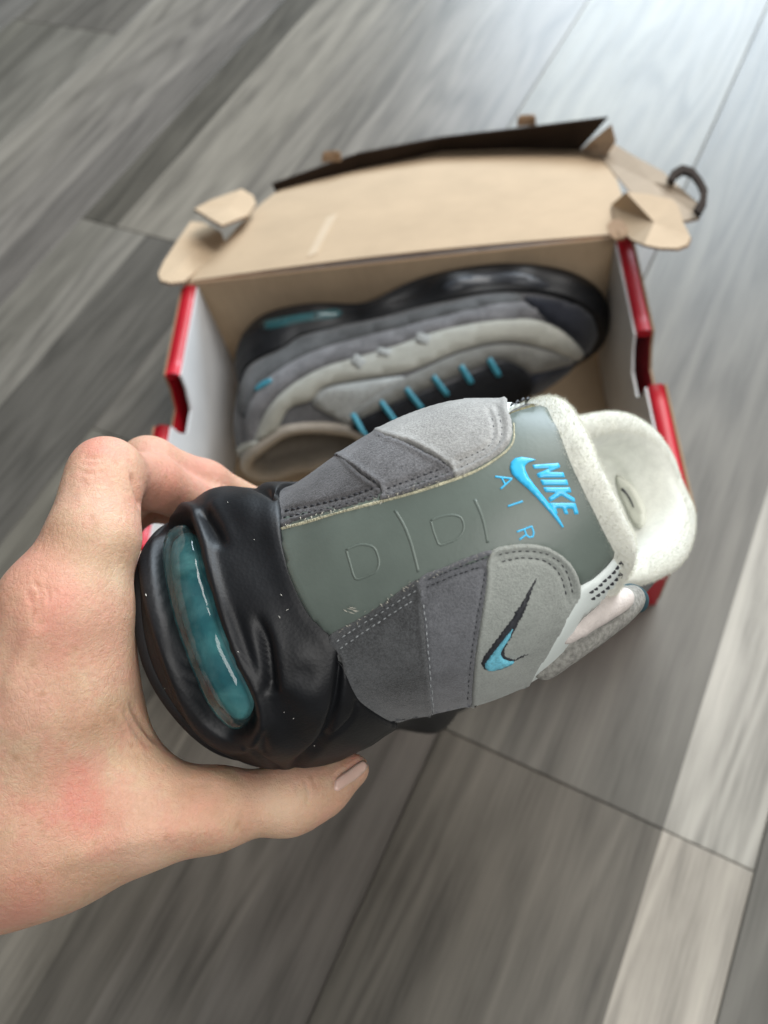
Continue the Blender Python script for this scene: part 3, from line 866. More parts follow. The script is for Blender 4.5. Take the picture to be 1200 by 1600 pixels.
def pulled(lines, depth=0.0006, w=3.0):
    LL = [resample(catmull(l, len(l) * 6), 3) for l in lines]
    def fn(v, d):
        h = np.zeros(len(v))
        for L in LL: h = np.minimum(h, -depth * np.exp(-(seg_dist(v, L)[0] / w) ** 2))
        return h + 0.0004 * np.exp(-((d - 4) / 4) ** 2)
    return fn
# suede panels, inner side (upper in the picture)
m1 = [(440, 772), (447, 752), (455, 738), (478, 715), (510, 685), (530, 705), (565, 742), (596, 764), (601, 778), (570, 789), (520, 803), (470, 817), (442, 826)]
m2 = [(513, 705), (540, 672), (580, 655), (598, 680), (640, 698), (700, 729), (716, 746), (700, 753), (650, 770), (600, 784), (597, 765), (560, 738)]
m3 = [(588, 682), (600, 648), (660, 630), (700, 620), (755, 608), (788, 622), (794, 648), (800, 668), (799, 690), (790, 706), (770, 721), (740, 738), (713, 749), (699, 730), (650, 702)]
for nm, pl, mt, h in (('suede_panel', m1, 'suede_dark2', 0.0008), ('suede_panel', m2, 'suede_mid2', 0.0010), ('suede_panel', m3, 'suede_pale', 0.0012)):
    patch(nm, pl, S_up, h, M[mt], upper, base=0.0006, step=3.6, edge=6, rough_edge=0.4, hfn=pulled(med_lines))
strip('raw_edge', [(443, 830), (480, 820), (520, 808), (570, 794), (602, 786), (650, 773), (702, 756), (742, 741), (772, 724), (793, 708), (803, 692), (803, 668)], [2.6, 3.2, 2.0, 3.4, 2.6, 3.0, 3.2, 2.4, 2.2, 1.6], S_up, 0.0009, M['raw_edge'], upper, base=0.0006)
# outer side (lower in the picture)
l1 = [(517, 992), (560, 966), (600, 941), (650, 905), (660, 916), (662, 960), (669, 1040), (675, 1145), (640, 1150), (610, 1124), (575, 1100), (552, 1078), (541, 1050), (534, 1022)]
l2 = [(654, 906), (700, 882), (768, 858), (766, 890), (757, 940), (746, 1000), (738, 1060), (736, 1110), (735, 1160), (675, 1160), (668, 1040), (661, 960)]
l3 = [(764, 864), (800, 850), (845, 851), (882, 872), (899, 900), (901, 926), (885, 952), (860, 1000), (832, 1046), (818, 1085), (800, 1140), (765, 1160), (735, 1150), (737, 1060), (746, 990), (757, 920)]
white = [(903, 915), (930, 898), (955, 872), (968, 846), (984, 852), (990, 868), (972, 904), (938, 936), (905, 965), (893, 985), (884, 1010), (868, 1052), (840, 1080), (806, 1100), (812, 1062), (850, 1002), (882, 956)]
patch('leather_quarter', white, S_up, 0.0011, M['white_leather'], upper, base=0.0003, step=7, edge=6)
patch('suede_panel', l2, S_up, 0.0007, M['suede_mid'], upper, base=0.0006, step=3.6, edge=5, rough_edge=0.2, hfn=pulled(lat_lines))
patch('suede_panel', l1, S_up, 0.0009, M['suede_dark'], upper, base=0.0007, step=3.6, edge=5, rough_edge=0.3, hfn=pulled(lat_lines))
patch('suede_panel', l3, S_up, 0.0010, M['suede_light'], upper, base=0.0007, step=3.6, edge=6, rough_edge=0.2, hfn=pulled(lat_lines))
# tongue edge seen past the collar: mesh with a fuzzy pinkish lining
def padded_edge(name, line, radii, mat, parent, squash=0.7, n=18):
    """a soft padded roll following points (picture x, y, depth)"""
    L = catmull(line, 40); R = np.interp(np.linspace(0, 1, 40), np.linspace(0, 1, len(radii)), radii)
    C = np.array([at(*q) for q in L])
    T = np.gradient(C, axis=0); T /= np.linalg.norm(T, axis=1)[:, None]
    vs, fs = [], []
    for i in range(40):
        a = np.cross(T[i], VF); a /= np.linalg.norm(a); b_ = np.cross(T[i], a)
        k = math.sqrt(max(0.02, 1 - (2 * i / 39 - 1) ** 8))
        for j in range(n):
            an = 2 * math.pi * j / n
            vs.append(C[i] + R[i] * k * (math.cos(an) * a + squash * math.sin(an) * b_))
    for i in range(39):
        for j in range(n): fs.append((i * n + j, i * n + (j + 1) % n, (i + 1) * n + (j + 1) % n, (i + 1) * n + j))
    fs += [tuple(range(n - 1, -1, -1)), tuple(39 * n + j for j in range(n))]
    o = obj(name, vs, fs, mat, parent)
    bm = bmesh.new(); bm.from_mesh(o.data); bmesh.ops.recalc_face_normals(bm, faces=bm.faces); bm.to_mesh(o.data); bm.free()
    return o
dpt = (S_up.hit(885, 985)[0] - CAMP) @ VF
padded_edge('tongue_edge', [(838, 1058, dpt + .012), (880, 1012, dpt + .011), (920, 980, dpt + .014), (962, 952, dpt + .02), (998, 928, dpt + .028)], [.003, .0048, .0054, .005, .004], simple('beige_mesh', (0.30, 0.295, 0.27), 0.9, 0.35, 900, 0.8, 0.001), upper, 0.9)
padded_edge('tongue_lining', [(878, 1004, dpt + .002), (900, 976, dpt + .003), (935, 953, dpt + .009), (985, 930, dpt + .018)], [.0015, .0036, .0038, .003], simple('pinkish_lining', (0.55, 0.50, 0.47), 0.95, 0.08, 400, 0.5, 0.0006), upper, 0.9)
padded_edge('lace_end', [(960, 936, dpt + .022), (982, 932, dpt + .026), (994, 938, dpt + .03), (988, 950, dpt + .032)], [.003, .0036, .0036, .003], simple('dark_teal_lace', (0.02, 0.06, 0.075), 0.8, 0.2, 500, 0.4, 0.0006), upper, 0.8)
patch('leather_quarter', [(782, 662), (800, 641), (840, 626), (886, 619), (892, 596), (840, 596), (785, 612)], S_up, 0.0009, M['white_leather'], upper, base=0.0002, step=6, edge=5)
# stitching
B1 = 0.0019
stitches('stitching', med_lines, S_up, M['thread_dark'], upper, base=0.0010, pitch=10, gap=0.2, width=1.1)
stitches('seam_stitching', [[(520, 713), (545, 724), (572, 741), (596, 762)], [(594, 688), (640, 702), (675, 718), (702, 732)]], S_up, M['thread_dark'], upper, base=0.0013, pitch=7, gap=0.15, width=1.8, hgt=0.0006)
stitches('double_stitching', lat_lines[:3], S_up, M['thread_grey'], upper, base=0.0011, pitch=10, gap=0.3, width=1.0)
stitches('panel_stitching', lat_lines[3:6], S_up, M['thread_dark'], upper, base=0.0008, pitch=9, gap=0.22, width=1.0)
stitches('quarter_stitching', lat_lines[6:], S_up, M['thread_dark'], upper, base=0.0011, pitch=10, gap=0.2, width=1.1)
stitches('collar_stitching', [[(912, 922), (935, 905), (958, 880), (968, 858)], [(915, 932), (940, 914), (964, 888), (975, 864)], [(796, 645), (815, 634), (850, 627), (880, 627)]], S_up, M['thread_dark'], upper, base=0.0015, pitch=9, gap=0.2, width=1.2)
# pressed D shapes and step lines in the heel tab
tb = 0.00105
def zd(pts): return [(490 + x / 4.0, 700 + y / 4.0) for x, y in pts]
d1 = zd([(220, 645), (262, 622), (320, 608), (385, 622), (412, 668), (420, 720), (400, 770), (350, 796), (285, 818), (262, 790), (240, 715), (220, 645)])
d2 = zd([(742, 462), (790, 440), (860, 425), (920, 436), (942, 478), (938, 520), (905, 562), (850, 590), (795, 605), (775, 570), (755, 515), (742, 462)])
for dd in (d1, d2): strip('pressed_letter', dd, 2.6, S_up, 0.00023, M['tab'], tab, base=tb, step=4)
for ln in (zd([(520, 400), (570, 480), (612, 580), (640, 680), (662, 770)]), zd([(1010, 330), (1050, 420), (1072, 500), (1088, 590)])):
    strip('pressed_line', ln, 3.6, S_up, 0.0002, M['tab'], tab, base=tb, step=5)
# blue print on the tab
def zl(pts): return [(750 + x / 6.6667, 690 + y / 6.6667) for x, y in pts]
sw = zl([(572, 218), (520, 205), (430, 192), (365, 205), (322, 245), (310, 300), (330, 360), (390, 420), (480, 495), (570, 580), (660, 680), (760, 795), (835, 890), (850, 882), (800, 790), (748, 705), (700, 645), (640, 570), (560, 470), (500, 390), (468, 320), (465, 277), (495, 246)])
patch('emblem', sw, S_up, 0.0003, M['blue_print'], tab, base=tb + 0.0002, step=4, edge=2, curve=False)
letters = [
    [(540, 268), (808, 247), (826, 288), (708, 336), (856, 338), (871, 386), (602, 394), (580, 356), (718, 298), (556, 306)],
    [(618, 415), (890, 408), (905, 465), (640, 468)],
    [(648, 488), (918, 482), (934, 535), (872, 538), (965, 592), (968, 628), (940, 628), (838, 570), (815, 574), (718, 634), (696, 594), (775, 540), (668, 535)],
    [(705, 642), (972, 638), (1003, 748), (960, 756), (945, 698), (880, 697), (900, 752), (862, 756), (838, 695), (775, 694), (792, 750), (755, 755), (722, 690)]]
for L in letters: patch('letter', zl(L), S_up, 0.0002, M['blue_print'], tab, base=tb + 0.0001, step=4, edge=1.5, curve=False)
for L in ([[(158, 387), (332, 406), (214, 510)], [(226, 398), (262, 468)]], [[(285, 682), (438, 630)]], [[(374, 938), (525, 880), (546, 940), (538, 982), (500, 992), (468, 968), (452, 912)], [(472, 962), (400, 1015)]]):
    o0 = None
    for q in L:
        o = strip('letter' if o0 is None else 'stroke', zl(q), 1.9, S_up, 0.0003, M['blue_print'], tab if o0 is None else tab, base=tb, curve=False, step=2)
        o0 = o0 or o
# embroidered mark on the quarter
def ze(pts): return [(730 + x / 6.0, 880 + y / 6.0) for x, y in pts]
eb = 0.0016
patch('embroidered_outline', ze([(622, 118), (575, 190), (540, 255), (470, 370), (390, 500), (300, 620), (220, 720), (140, 830), (118, 888), (138, 922), (190, 944), (255, 935), (340, 905), (430, 855), (500, 818), (545, 792), (470, 822), (400, 845), (345, 830), (322, 800), (340, 735), (420, 590), (480, 480), (530, 380), (556, 290), (600, 180)]), S_up, 0.0005, M['thread_dark'], upper, base=eb, step=4, edge=2, curve=False, rough_edge=0.8)
patch('embroidered_fill', ze([(405, 558), (340, 640), (290, 700), (240, 760), (190, 820), (152, 870), (147, 905), (177, 933), (240, 928), (300, 913), (360, 886), (412, 853), (370, 850), (320, 830), (293, 795), (298, 740), (340, 690), (380, 630)]), S_up, 0.0006, M['blue_thread'], upper, base=eb + 0.0005, step=4, edge=2.5, curve=False, rough_edge=0.3)
# inside of the shoe seen through the opening: lining leather, insole mesh and a small printed mark
S_col = Surf(Vc, Fc, Nc if (Nc * (CAMP - Vc)).sum() > 0 else -Nc)
Ninw = np.where((((CAMP - Vc) * Nc).sum(1) > 0)[:, None], Nc, -Nc)
S_col.N = Ninw
patch('lining_leather', [(964, 742), (986, 757), (1003, 785), (1009, 812), (1000, 826), (988, 816), (978, 794), (967, 768)], S_col, 0.0010, simple('lining_leather', (0.50, 0.51, 0.44), 0.5, 0.05, 100, 0.1, 0.0003), collar, base=0.0006, step=6, edge=8)
strip('printed_mark', [(972, 764), (980, 771), (988, 782), (993, 794)], [2.4, 2.0, 1.4, 0.6], S_col, 0.0004, M['thread_dark'], collar, base=0.0018, step=3)
# plush pile on the rim: fine upright fibres
def pile(name, V, Nn, F, n, l0, l1, mat, parent, sel):
    F = F[sel]
    A, B, C = V[F[:, 0]], V[F[:, 1]], V[F[:, 2]]
    D = V[F[:, 3]]
    ar = np.linalg.norm(np.cross(B - A, D - A), axis=1)
    pick = rng.choice(len(F), n, p=ar / ar.sum())
    u, v = rng.random(n)[:, None], rng.random(n)[:, None]
    p = A[pick] * (1 - u) * (1 - v) + B[pick] * u * (1 - v) + C[pick] * u * v + D[pick] * (1 - u) * v
    nr = Nn[F[pick, 0]] + rng.normal(size=(n, 3)) * 0.38
    nr /= np.linalg.norm(nr, axis=1)[:, None]
    ln = rng.uniform(l0, l1, n)[:, None]
    t = np.cross(nr, rng.normal(size=(n, 3))); t /= np.linalg.norm(t, axis=1)[:, None]
    w = 0.00003
    bend = rng.normal(size=(n, 3)) * 0.35
    q0, q1 = p - t * w - nr * 0.0002, p + t * w - nr * 0.0002
    mid = p + nr * ln * 0.55
    tip = p + (nr + bend) * ln
    vs = np.stack([q0, q1, mid + t * w * .7, mid - t * w * .7, tip], 1).reshape(-1, 3)
    i = np.arange(n)[:, None] * 5
    f4 = (i + np.array([[0, 1, 2, 3]])).tolist(); f3 = (i + np.array([[3, 2, 4]])).tolist()
    o = obj(name, vs, f4 + f3, mat, parent)
    o['kind'] = 'stuff'
    return o
Ncol = Nc if ((Nc[:320 * 20] * (Vc[:320 * 20] - Vc[:320 * 20].mean(0))).sum() > 0) else -Nc
cs = np.arange(len(Fc)) // 320
M['fibre'] = simple('cream_fibre', (0.66, 0.66, 0.58), 0.9, 0.08, 200, 0)
pile('plush_pile', Vc, Ncol, np.asarray(Fc), 60000, 0.0003, 0.0010, M['fibre'], collar, (cs > 4) & (cs < 40))

# dust and lint caught on the rubber, loose fibres at the cut suede edge
lint_v, lint_f = [], []
def speck(px, py, ln, ang, surf, h=0.0003, w=0.6):
    a = np.array([px, py]); t = np.array([math.cos(ang), math.sin(ang)]); n = np.array([-t[1], t[0]])
    i0 = len(lint_v)
    for q in (a - t * ln / 2, a + n * w, a + t * ln / 2, a - n * w):
        p_, nr = surf.hit(*q); lint_v.append(p_ + nr * h)
    p_, nr = surf.hit(*a); lint_v.append(p_ + nr * (h + 0.0003))
    for k_ in range(4): lint_f.append((i0 + k_, i0 + (k_ + 1) % 4, i0 + 4))
for _ in range(12):
    px, py = rng.uniform(215, 530), rng.uniform(745, 1190)
    if in_poly(np.array([[px, py]]), np.array(cavity))[0]: continue
    speck(px, py, rng.uniform(0.7, 2.0), rng.uniform(0, 6.3), S_mid, w=rng.uniform(0.25, 0.5))
for px, py, l_, a_ in ((437, 964, 6, 1.0), (449, 953, 6, -0.6), (520, 905, 4, 0.4), (373, 1018, 3, 0.2), (230, 930, 5, 1.3), (440, 930, 5, 0.8)):
    speck(px, py, l_, a_, S_mid, w=0.5)
o = obj('lint', lint_v, lint_f, simple('pale_lint', (0.55, 0.54, 0.50), 0.9, 0.1, 100, 0), midsole); o['kind'] = 'stuff'
lint_v, lint_f = [], []
for k_ in range(8): speck(556 + rng.normal() * 4, 950 + rng.normal() * 2, rng.uniform(7, 14), 0.35 + rng.normal() * 0.25, S_up, 0.0022, 0.4)
for k_ in range(60):
    q = resample(catmull([(443, 828), (520, 806), (602, 784), (702, 754), (772, 722), (800, 692)], 60), 2)[rng.integers(0, 150)]
    speck(q[0] + rng.normal() * 2, q[1] + rng.normal() * 2, rng.uniform(3, 8), rng.uniform(0, 6.3), S_up, 0.0016, 0.3)
for k_ in range(50):
    q = resample(catmull([(520, 992), (600, 941), (652, 906), (765, 862), (845, 850), (898, 900)], 60), 2)[rng.integers(0, 180)]
    speck(q[0] + rng.normal() * 2, q[1] + rng.normal() * 2, rng.uniform(3, 7), rng.uniform(0, 6.3), S_up, 0.0020, 0.3)
o = obj('loose_fibres', lint_v, lint_f, simple('loose_fibre', (0.40, 0.385, 0.33), 0.9, 0.1, 100, 0), upper); o['kind'] = 'stuff'
# ------------------------------------------------------------------ hand: one continuous skin from blended round bones
def cone_sdf(P, a, b, ra, rb):
    ab = b - a; L2 = ab @ ab
    t = np.clip(((P - a) @ ab) / L2, 0, 1)
    return np.linalg.norm(P - (a + t[:, None] * ab), axis=1) - (ra + (rb - ra) * t)
def smin(a, b, k):
    h = np.clip(0.5 + 0.5 * (b - a) / k, 0, 1)
    return b * (1 - h) + a * h - k * h * (1 - h)
def chain(P, pts, k):
    """pts: (px, py, depth, radius in cm)"""
    W = [at(p[0], p[1], p[2]) for p in pts]
    d = None
    for i in range(len(pts) - 1):
        c = cone_sdf(P, W[i], W[i + 1], pts[i][3] * .01, pts[i + 1][3] * .01)
        d = c if d is None else smin(d, c, k)
    return d
def ball(P, p, r, sc=None):
    return np.linalg.norm(P - at(*p), axis=1) - r * .01
index_f = [(95, 952, .187, 1.2), (146, 840, .191, 1.10), (156, 782, .196, .93), (168, 742, .202, .80), (238, 752, .226, .80), (330, 800, .250, .74), (400, 850, .262, .62)]
middle_f = [(25, 1000, .212, 1.1), (118, 872, .222, .86), (232, 728, .238, .88), (320, 757, .256, .78), (410, 800, .276, .72), (470, 860, .284, .6)]
ring_f = [(-30, 1050, .238, 1.05), (110, 920, .248, .85), (215, 775, .262, .84), (330, 800, .286, .75), (420, 860, .30, .6)]
little_f = [(-60, 1110, .258, .95), (80, 990, .268, .75), (170, 880, .278, .72), (280, 900, .296, .64), (350, 930, .304, .52)]
thumb = [(5, 1310, .197, 2.0), (110, 1290, .194, 1.55), (225, 1274, .194, 1.22), (330, 1264, .199, .98), (448, 1248, .208, .78), (500, 1232, .213, .70), (551, 1203, .219, .50)]
palm = [
    [(-170, 1240, .205, 2.2), (50, 1035, .192, 1.35), (92, 955, .187, 1.15)],
    [(-190, 1200, .222, 2.1), (18, 1035, .214, 1.25)],
    [(-200, 1200, .245, 2.0), (-30, 1060, .24, 1.3)],
    [(-200, 1230, .262, 1.8), (-60, 1110, .26, 1.2)],
    [(20, 1250, .194, 2.1), (92, 1085, .190, 1.6), (125, 965, .190, 1.2)],
    [(105, 1190, .198, 1.6), (60, 1280, .198, 1.9)],
    [(122, 1120, .198, 1.05), (185, 1240, .200, 1.1)],
    [(-60, 1290, .205, 2.3), (60, 1255, .198, 2.0)],
    [(-420, 1420, .20, 3.3), (-180, 1260, .215, 2.6), (-60, 1220, .21, 2.4)],
]
def hand_sdf(P):
    d = None
    for c in palm:
        e = chain(P, c, 0.012)
        d = e if d is None else smin(d, e, 0.014)
    t = chain(P, thumb, 0.006)
    d = smin(d, t, 0.012)
    d = smin(d, chain(P, index_f, 0.004), 0.007)
    f2 = smin(chain(P, middle_f, 0.004), chain(P, ring_f, 0.004), 0.0015)
    f2 = smin(f2, chain(P, little_f, 0.004), 0.0015)
    # knuckles and soft pads
    d = smin(d, f2, 0.002)
    d = smin(d, ball(P, (164, 738, .2005), 0.72), 0.008)
    d = smin(d, ball(P, (455, 1250, .207), 0.77), 0.006)
    d = smin(d, ball(P, (80, 948, .184), 1.0), 0.008)
    return d
def surface_net(fn, lo, hi, h):
    nx, ny, nz = (int(math.ceil((hi[i] - lo[i]) / h)) + 1 for i in range(3))
    X, Y, Z = np.meshgrid(np.arange(nx), np.arange(ny), np.arange(nz), indexing='ij')
    D = np.empty(nx * ny * nz, np.float32)
    P = np.stack([X.ravel(), Y.ravel(), Z.ravel()], -1)
    for s in range(0, len(P), 400000): D[s:s + 400000] = fn(P[s:s + 400000] * h + lo)
    D = D.reshape(nx, ny, nz)
    s = D < 0
    c = np.zeros((nx - 1, ny - 1, nz - 1), np.int8)
    offs = [(i, j, k) for i in (0, 1) for j in (0, 1) for k in (0, 1)]
    for o in offs: c += s[o[0]:nx - 1 + o[0], o[1]:ny - 1 + o[1], o[2]:nz - 1 + o[2]]
    act = np.argwhere((c > 0) & (c < 8))
    idx = -np.ones(c.shape, int); idx[tuple(act.T)] = np.arange(len(act))
    acc = np.zeros((len(act), 3)); cnt = np.zeros(len(act))
    for a in offs:
        for ax in range(3):
            if a[ax]: continue
            b = list(a); b[ax] = 1
            va = D[act[:, 0] + a[0], act[:, 1] + a[1], act[:, 2] + a[2]]; vb = D[act[:, 0] + b[0], act[:, 1] + b[1], act[:, 2] + b[2]]
            m = (va < 0) != (vb < 0)
            t = va / (va - vb + 1e-12)
            p = act + np.array(a, float); p[:, ax] += t
            acc[m] += p[m]; cnt[m] += 1
    V = acc / cnt[:, None] * h + lo
    faces = []
    for ax in range(3):
        u, v = (ax + 1) % 3, (ax + 2) % 3
        sl0 = [slice(None)] * 3; sl1 = [slice(None)] * 3
        sl0[ax] = slice(0, -1); sl1[ax] = slice(1, None)
        a, b = s[tuple(sl0)], s[tuple(sl1)]
        e = np.argwhere(a != b)
        ok = (e[:, u] > 0) & (e[:, v] > 0) & (e[:, u] < c.shape[u]) & (e[:, v] < c.shape[v]) & (e[:, ax] < c.shape[ax])
        e = e[ok]
        ins_ = a[tuple(e.T)]
        q = []
        for du, dv in ((-1, -1), (0, -1), (0, 0), (-1, 0)):
            w = e.copy(); w[:, u] += du; w[:, v] += dv
            q.append(idx[tuple(w.T)])
        q = np.stack(q, -1)
        q[~ins_] = q[~ins_][:, ::-1]
        faces.append(q)
    F = np.vstack(faces)
    return V, F[(F >= 0).all(1)]
hp = np.array([at(*p[:3]) for p in index_f + middle_f + ring_f + little_f + thumb] + [at(-260, 1100, .2), at(-260, 1420, .2), at(-200, 1250, .28)])
VH, FH = surface_net(hand_sdf, hp.min(0) - 0.03, hp.max(0) + 0.03, 0.0014)
# relax
def relax(V, F, it, lam=0.5):
    for _ in range(it):
        acc = np.zeros_like(V); cnt = np.zeros(len(V))
        for k in range(4):
            np.add.at(acc, F[:, k], V[F[:, (k + 1) % 4]]); np.add.at(cnt, F[:, k], 1)
            np.add.at(acc, F[:, k], V[F[:, (k - 1) % 4]]); np.add.at(cnt, F[:, k], 1)
        V = V + lam * (acc / np.maximum(cnt, 1)[:, None] - V)
    return V
VH = relax(VH, FH, 3)
def mesh_normals(V, F):
    n = np.cross(V[F[:, 2]] - V[F[:, 0]], V[F[:, 3]] - V[F[:, 1]])
    acc = np.zeros_like(V)
    for k in range(4): np.add.at(acc, F[:, k], n)
    return acc / (np.linalg.norm(acc, axis=1)[:, None] + 1e-15)
# one subdivision so that creases have room
def subdiv(V, F):
    E = np.sort(np.vstack([F[:, [0, 1]], F[:, [1, 2]], F[:, [2, 3]], F[:, [3, 0]]]), 1)
    u, inv = np.unique(E, axis=0, return_inverse=True)
    inv = inv.ravel()
    m = V[u].mean(1); c = V[F].mean(1)
    nv, ne, nf = len(V), len(u), len(F)
    e = inv.reshape(4, nf).T + nv; fc = np.arange(nf) + nv + ne
    Q = np.vstack([np.stack([F[:, k], e[:, k], fc, e[:, (k - 1) % 4]], -1) for k in range(4)])
    return np.vstack([V, m, c]), Q
VH, FH = subdiv(VH, FH)
VH = relax(VH, FH, 2)
NH = mesh_normals(VH, FH)
if (NH[:2000] * (VH[:2000] - VH.mean(0))).sum() < 0: pass
PXh = to_px(VH)
fac = ((CAMP - VH) * NH).sum(1) / np.linalg.norm(CAMP - VH, axis=1)
front = sstep(-0.1, 0.25, fac) * (((VH - CAMP) @ VF) < 0.232)
def hgroove(line, width, depth, taper=.25):
    L = resample(catmull(line, len(line) * 8), 3)
    d, t = seg_dist(PXh, L)
    return -depth * np.exp(-(d / width) ** 2) * sstep(0, taper, t) * (1 - sstep(1 - taper, 1, t))
hd = np.zeros(len(VH))
for ln, w, dp in (([(128, 712), (146, 716), (166, 711)], 2.5, .5), ([(120, 733), (142, 740), (172, 733)], 2.5, .45), ([(124, 722), (145, 727), (168, 722)], 2.2, .35), ([(118, 752), (140, 757)], 2.5, .2),
                  ([(50, 905), (62, 925), (60, 950)], 3, .5), ([(66, 910), (76, 926), (74, 945)], 3, .5), ([(42, 920), (50, 945), (48, 970)], 3, .45), ([(84, 915), (90, 935)], 3, .3),
                  ([(476, 1214), (482, 1240), (478, 1266)], 3, .5), ([(490, 1212), (494, 1232)], 2.5, .3), ([(462, 1218), (466, 1240)], 2.5, .25),
                  ([(200, 1090), (222, 1130), (250, 1165)], 5, .9), ([(188, 1095), (212, 1142), (240, 1172)], 4, .5), ([(170, 1120), (205, 1160)], 4, .35),
                  ([(204, 735), (216, 775), (222, 800)], 4, 1.0), ([(521, 1232), (521, 1218), (530, 1209), (546, 1198)], 2.5, .35)):
    hd += hgroove(ln, w, dp * 0.001)
# tendon running to the index knuckle
def hridge(line, width, h):
    L = resample(catmull(line, len(line) * 8), 4)
    d, t = seg_dist(PXh, L)
    return h * np.exp(-(d / width) ** 2) * sstep(0, .3, t) * (1 - sstep(.8, 1, t))
hd += hridge([(0, 1110), (35, 1030), (66, 960)], 16, .9 * .001) + hridge([(40, 1370), (140, 1330), (260, 1300), (380, 1290)], 22, .9 * .001)
VH = VH + NH * (hd * front)[:, None]
def px_gauss(c, r, ang=0.0, ry=None):
    ry = ry or r
    v = PXh - np.array(c); ca, sa = math.cos(rad(ang)), math.sin(rad(ang))
    x = v[:, 0] * ca + v[:, 1] * sa; y = -v[:, 0] * sa + v[:, 1] * ca
    return np.exp(-(x / r) ** 2 - (y / ry) ** 2)
red = 0.9 * px_gauss((130, 1235), 60, 60, 34) + 0.55 * px_gauss((90, 1280), 80, 20, 40) + 0.7 * px_gauss((145, 690), 42) + 0.6 * px_gauss((75, 945), 34, 70, 55) + 0.55 * px_gauss((255, 770), 60) + 0.5 * px_gauss((30, 1400), 60) \
    + 0.5 * px_gauss((30, 870), 50) + 0.35 * px_gauss((560, 1195), 26) + 0.3 * px_gauss((290, 1290), 50) + 0.35 * px_gauss((330, 720), 60) + 0.4 * px_gauss((90, 1010), 40)
pale = 0.6 * px_gauss((185, 900), 26, 90, 15) + 0.5 * px_gauss((440, 1262), 40) + 0.4 * px_gauss((170, 830), 22, 90, 20) + 0.3 * px_gauss((230, 1340), 40)  # pale skin patches; along the index finger a light stripe put into the colour
def skin_mat():
    m, nt, b = mat_new('skin')
    v = coords(nt)
    ar = N(nt, 'ShaderNodeAttribute'); ar.attribute_name = 'red'
    ap = N(nt, 'ShaderNodeAttribute'); ap.attribute_name = 'pale'
    n1 = noise(nt, v, 55, 5, 0.6); n2 = noise(nt, v, 220, 4, 0.6)
    c = ramp(nt, n1, [(0.3, (0.49, 0.30, 0.195)), (0.48, (0.585, 0.415, 0.28)), (0.60, (0.60, 0.385, 0.28)), (0.75, (0.64, 0.475, 0.335))])
    c = mixc(nt, mth(nt, 'MULTIPLY', ramp(nt, n2, [(0.40, 0.0), (0.70, 0.55)]), 1.0), c, (0.60, 0.31, 0.22))
    n3 = noise(nt, v, 30, 3, 0.6, 0.6)
    c = mixc(nt, ramp(nt, n3, [(0.45, 0.0), (0.68, 0.6)]), c, (0.585, 0.30, 0.225))
    n4 = noise(nt, v, 800, 3, 0.7)
    c = mixc(nt, ramp(nt, n4, [(0.35, 0.35), (0.62, 0.0)]), c, (0.46, 0.27, 0.18))
    rf = mth(nt, 'MULTIPLY', ar.outputs['Fac'], mth(nt, 'ADD', mth(nt, 'MULTIPLY', n2, 0.9), 0.35))
    c = mixc(nt, rf, c, (0.60, 0.245, 0.185))
    c = mixc(nt, ap.outputs['Fac'], c, (0.70, 0.54, 0.38))
    # freckles
    vo = N(nt, 'ShaderNodeTexVoronoi', feature='F1'); vo.inputs['Scale'].default_value = 210; vo.inputs['Randomness'].default_value = 1
    nt.links.new(v, vo.inputs['Vector'])
    sx = N(nt, 'ShaderNodeSeparateColor'); nt.links.new(vo.outputs['Color'], sx.inputs[0])
    spot = mth(nt, 'MULTIPLY', ramp(nt, vo.outputs['Distance'], [(0.06, 1.0), (0.26, 0.0)]), mth(nt, 'GREATER_THAN', sx.outputs[0], 0.78))
    c = mixc(nt, mth(nt, 'MULTIPLY', spot, 0.38), c, (0.33, 0.175, 0.085))
    nt.links.new(c, b.inputs['Base Color'])
    b.inputs['Subsurface Weight'].default_value = 0.35
    b.inputs['Subsurface Radius'].default_value = (0.0045, 0.0018, 0.0009)
    b.inputs['Subsurface Scale'].default_value = 1.0
    b.inputs['Roughness'].default_value = 0.52
    b.inputs['Specular IOR Level'].default_value = 0.4
    v2 = N(nt, 'ShaderNodeTexVoronoi', feature='DISTANCE_TO_EDGE'); v2.inputs['Scale'].default_value = 1050
    q = N(nt, 'ShaderNodeMapping'); q.inputs['Scale'].default_value = (1.0, 0.55, 1.0)
    nt.links.new(noise_vec(nt, v), q.inputs['Vector']); nt.links.new(q.outputs[0], v2.inputs['Vector'])
    lines = ramp(nt, v2.outputs['Distance'], [(0.0, 0.0), (0.09, 1.0)])
    h = mth(nt, 'ADD', mth(nt, 'MULTIPLY', lines, 0.16), mth(nt, 'ADD', mth(nt, 'MULTIPLY', noise(nt, v, 620, 5, 0.7), 1.2), mth(nt, 'MULTIPLY', noise(nt, coords(nt, (1, 1, 1)), 120, 4), 1.2)))
    bump(nt, b, h, 0.55, 0.0007)
    return m
def noise_vec(nt, v):
    n = N(nt, 'ShaderNodeTexNoise'); n.inputs['Scale'].default_value = 60; nt.links.new(v, n.inputs['Vector'])
    a = N(nt, 'ShaderNodeMixRGB'); a.inputs[0].default_value = 0.02
    nt.links.new(v, a.inputs[1]); nt.links.new(n.outputs[1], a.inputs[2])
    return a.outputs[0]
M['skin'] = skin_mat()
hand = obj('hand', VH, FH, M['skin'], None, attrs={'red': np.clip(red * 1.3, 0, 1), 'pale': np.clip(pale, 0, 1)})
tag(hand, 'bare left hand with freckled skin gripping the sneaker by its heel sole', 'hand')
S_hand = Surf(VH, FH, NH)
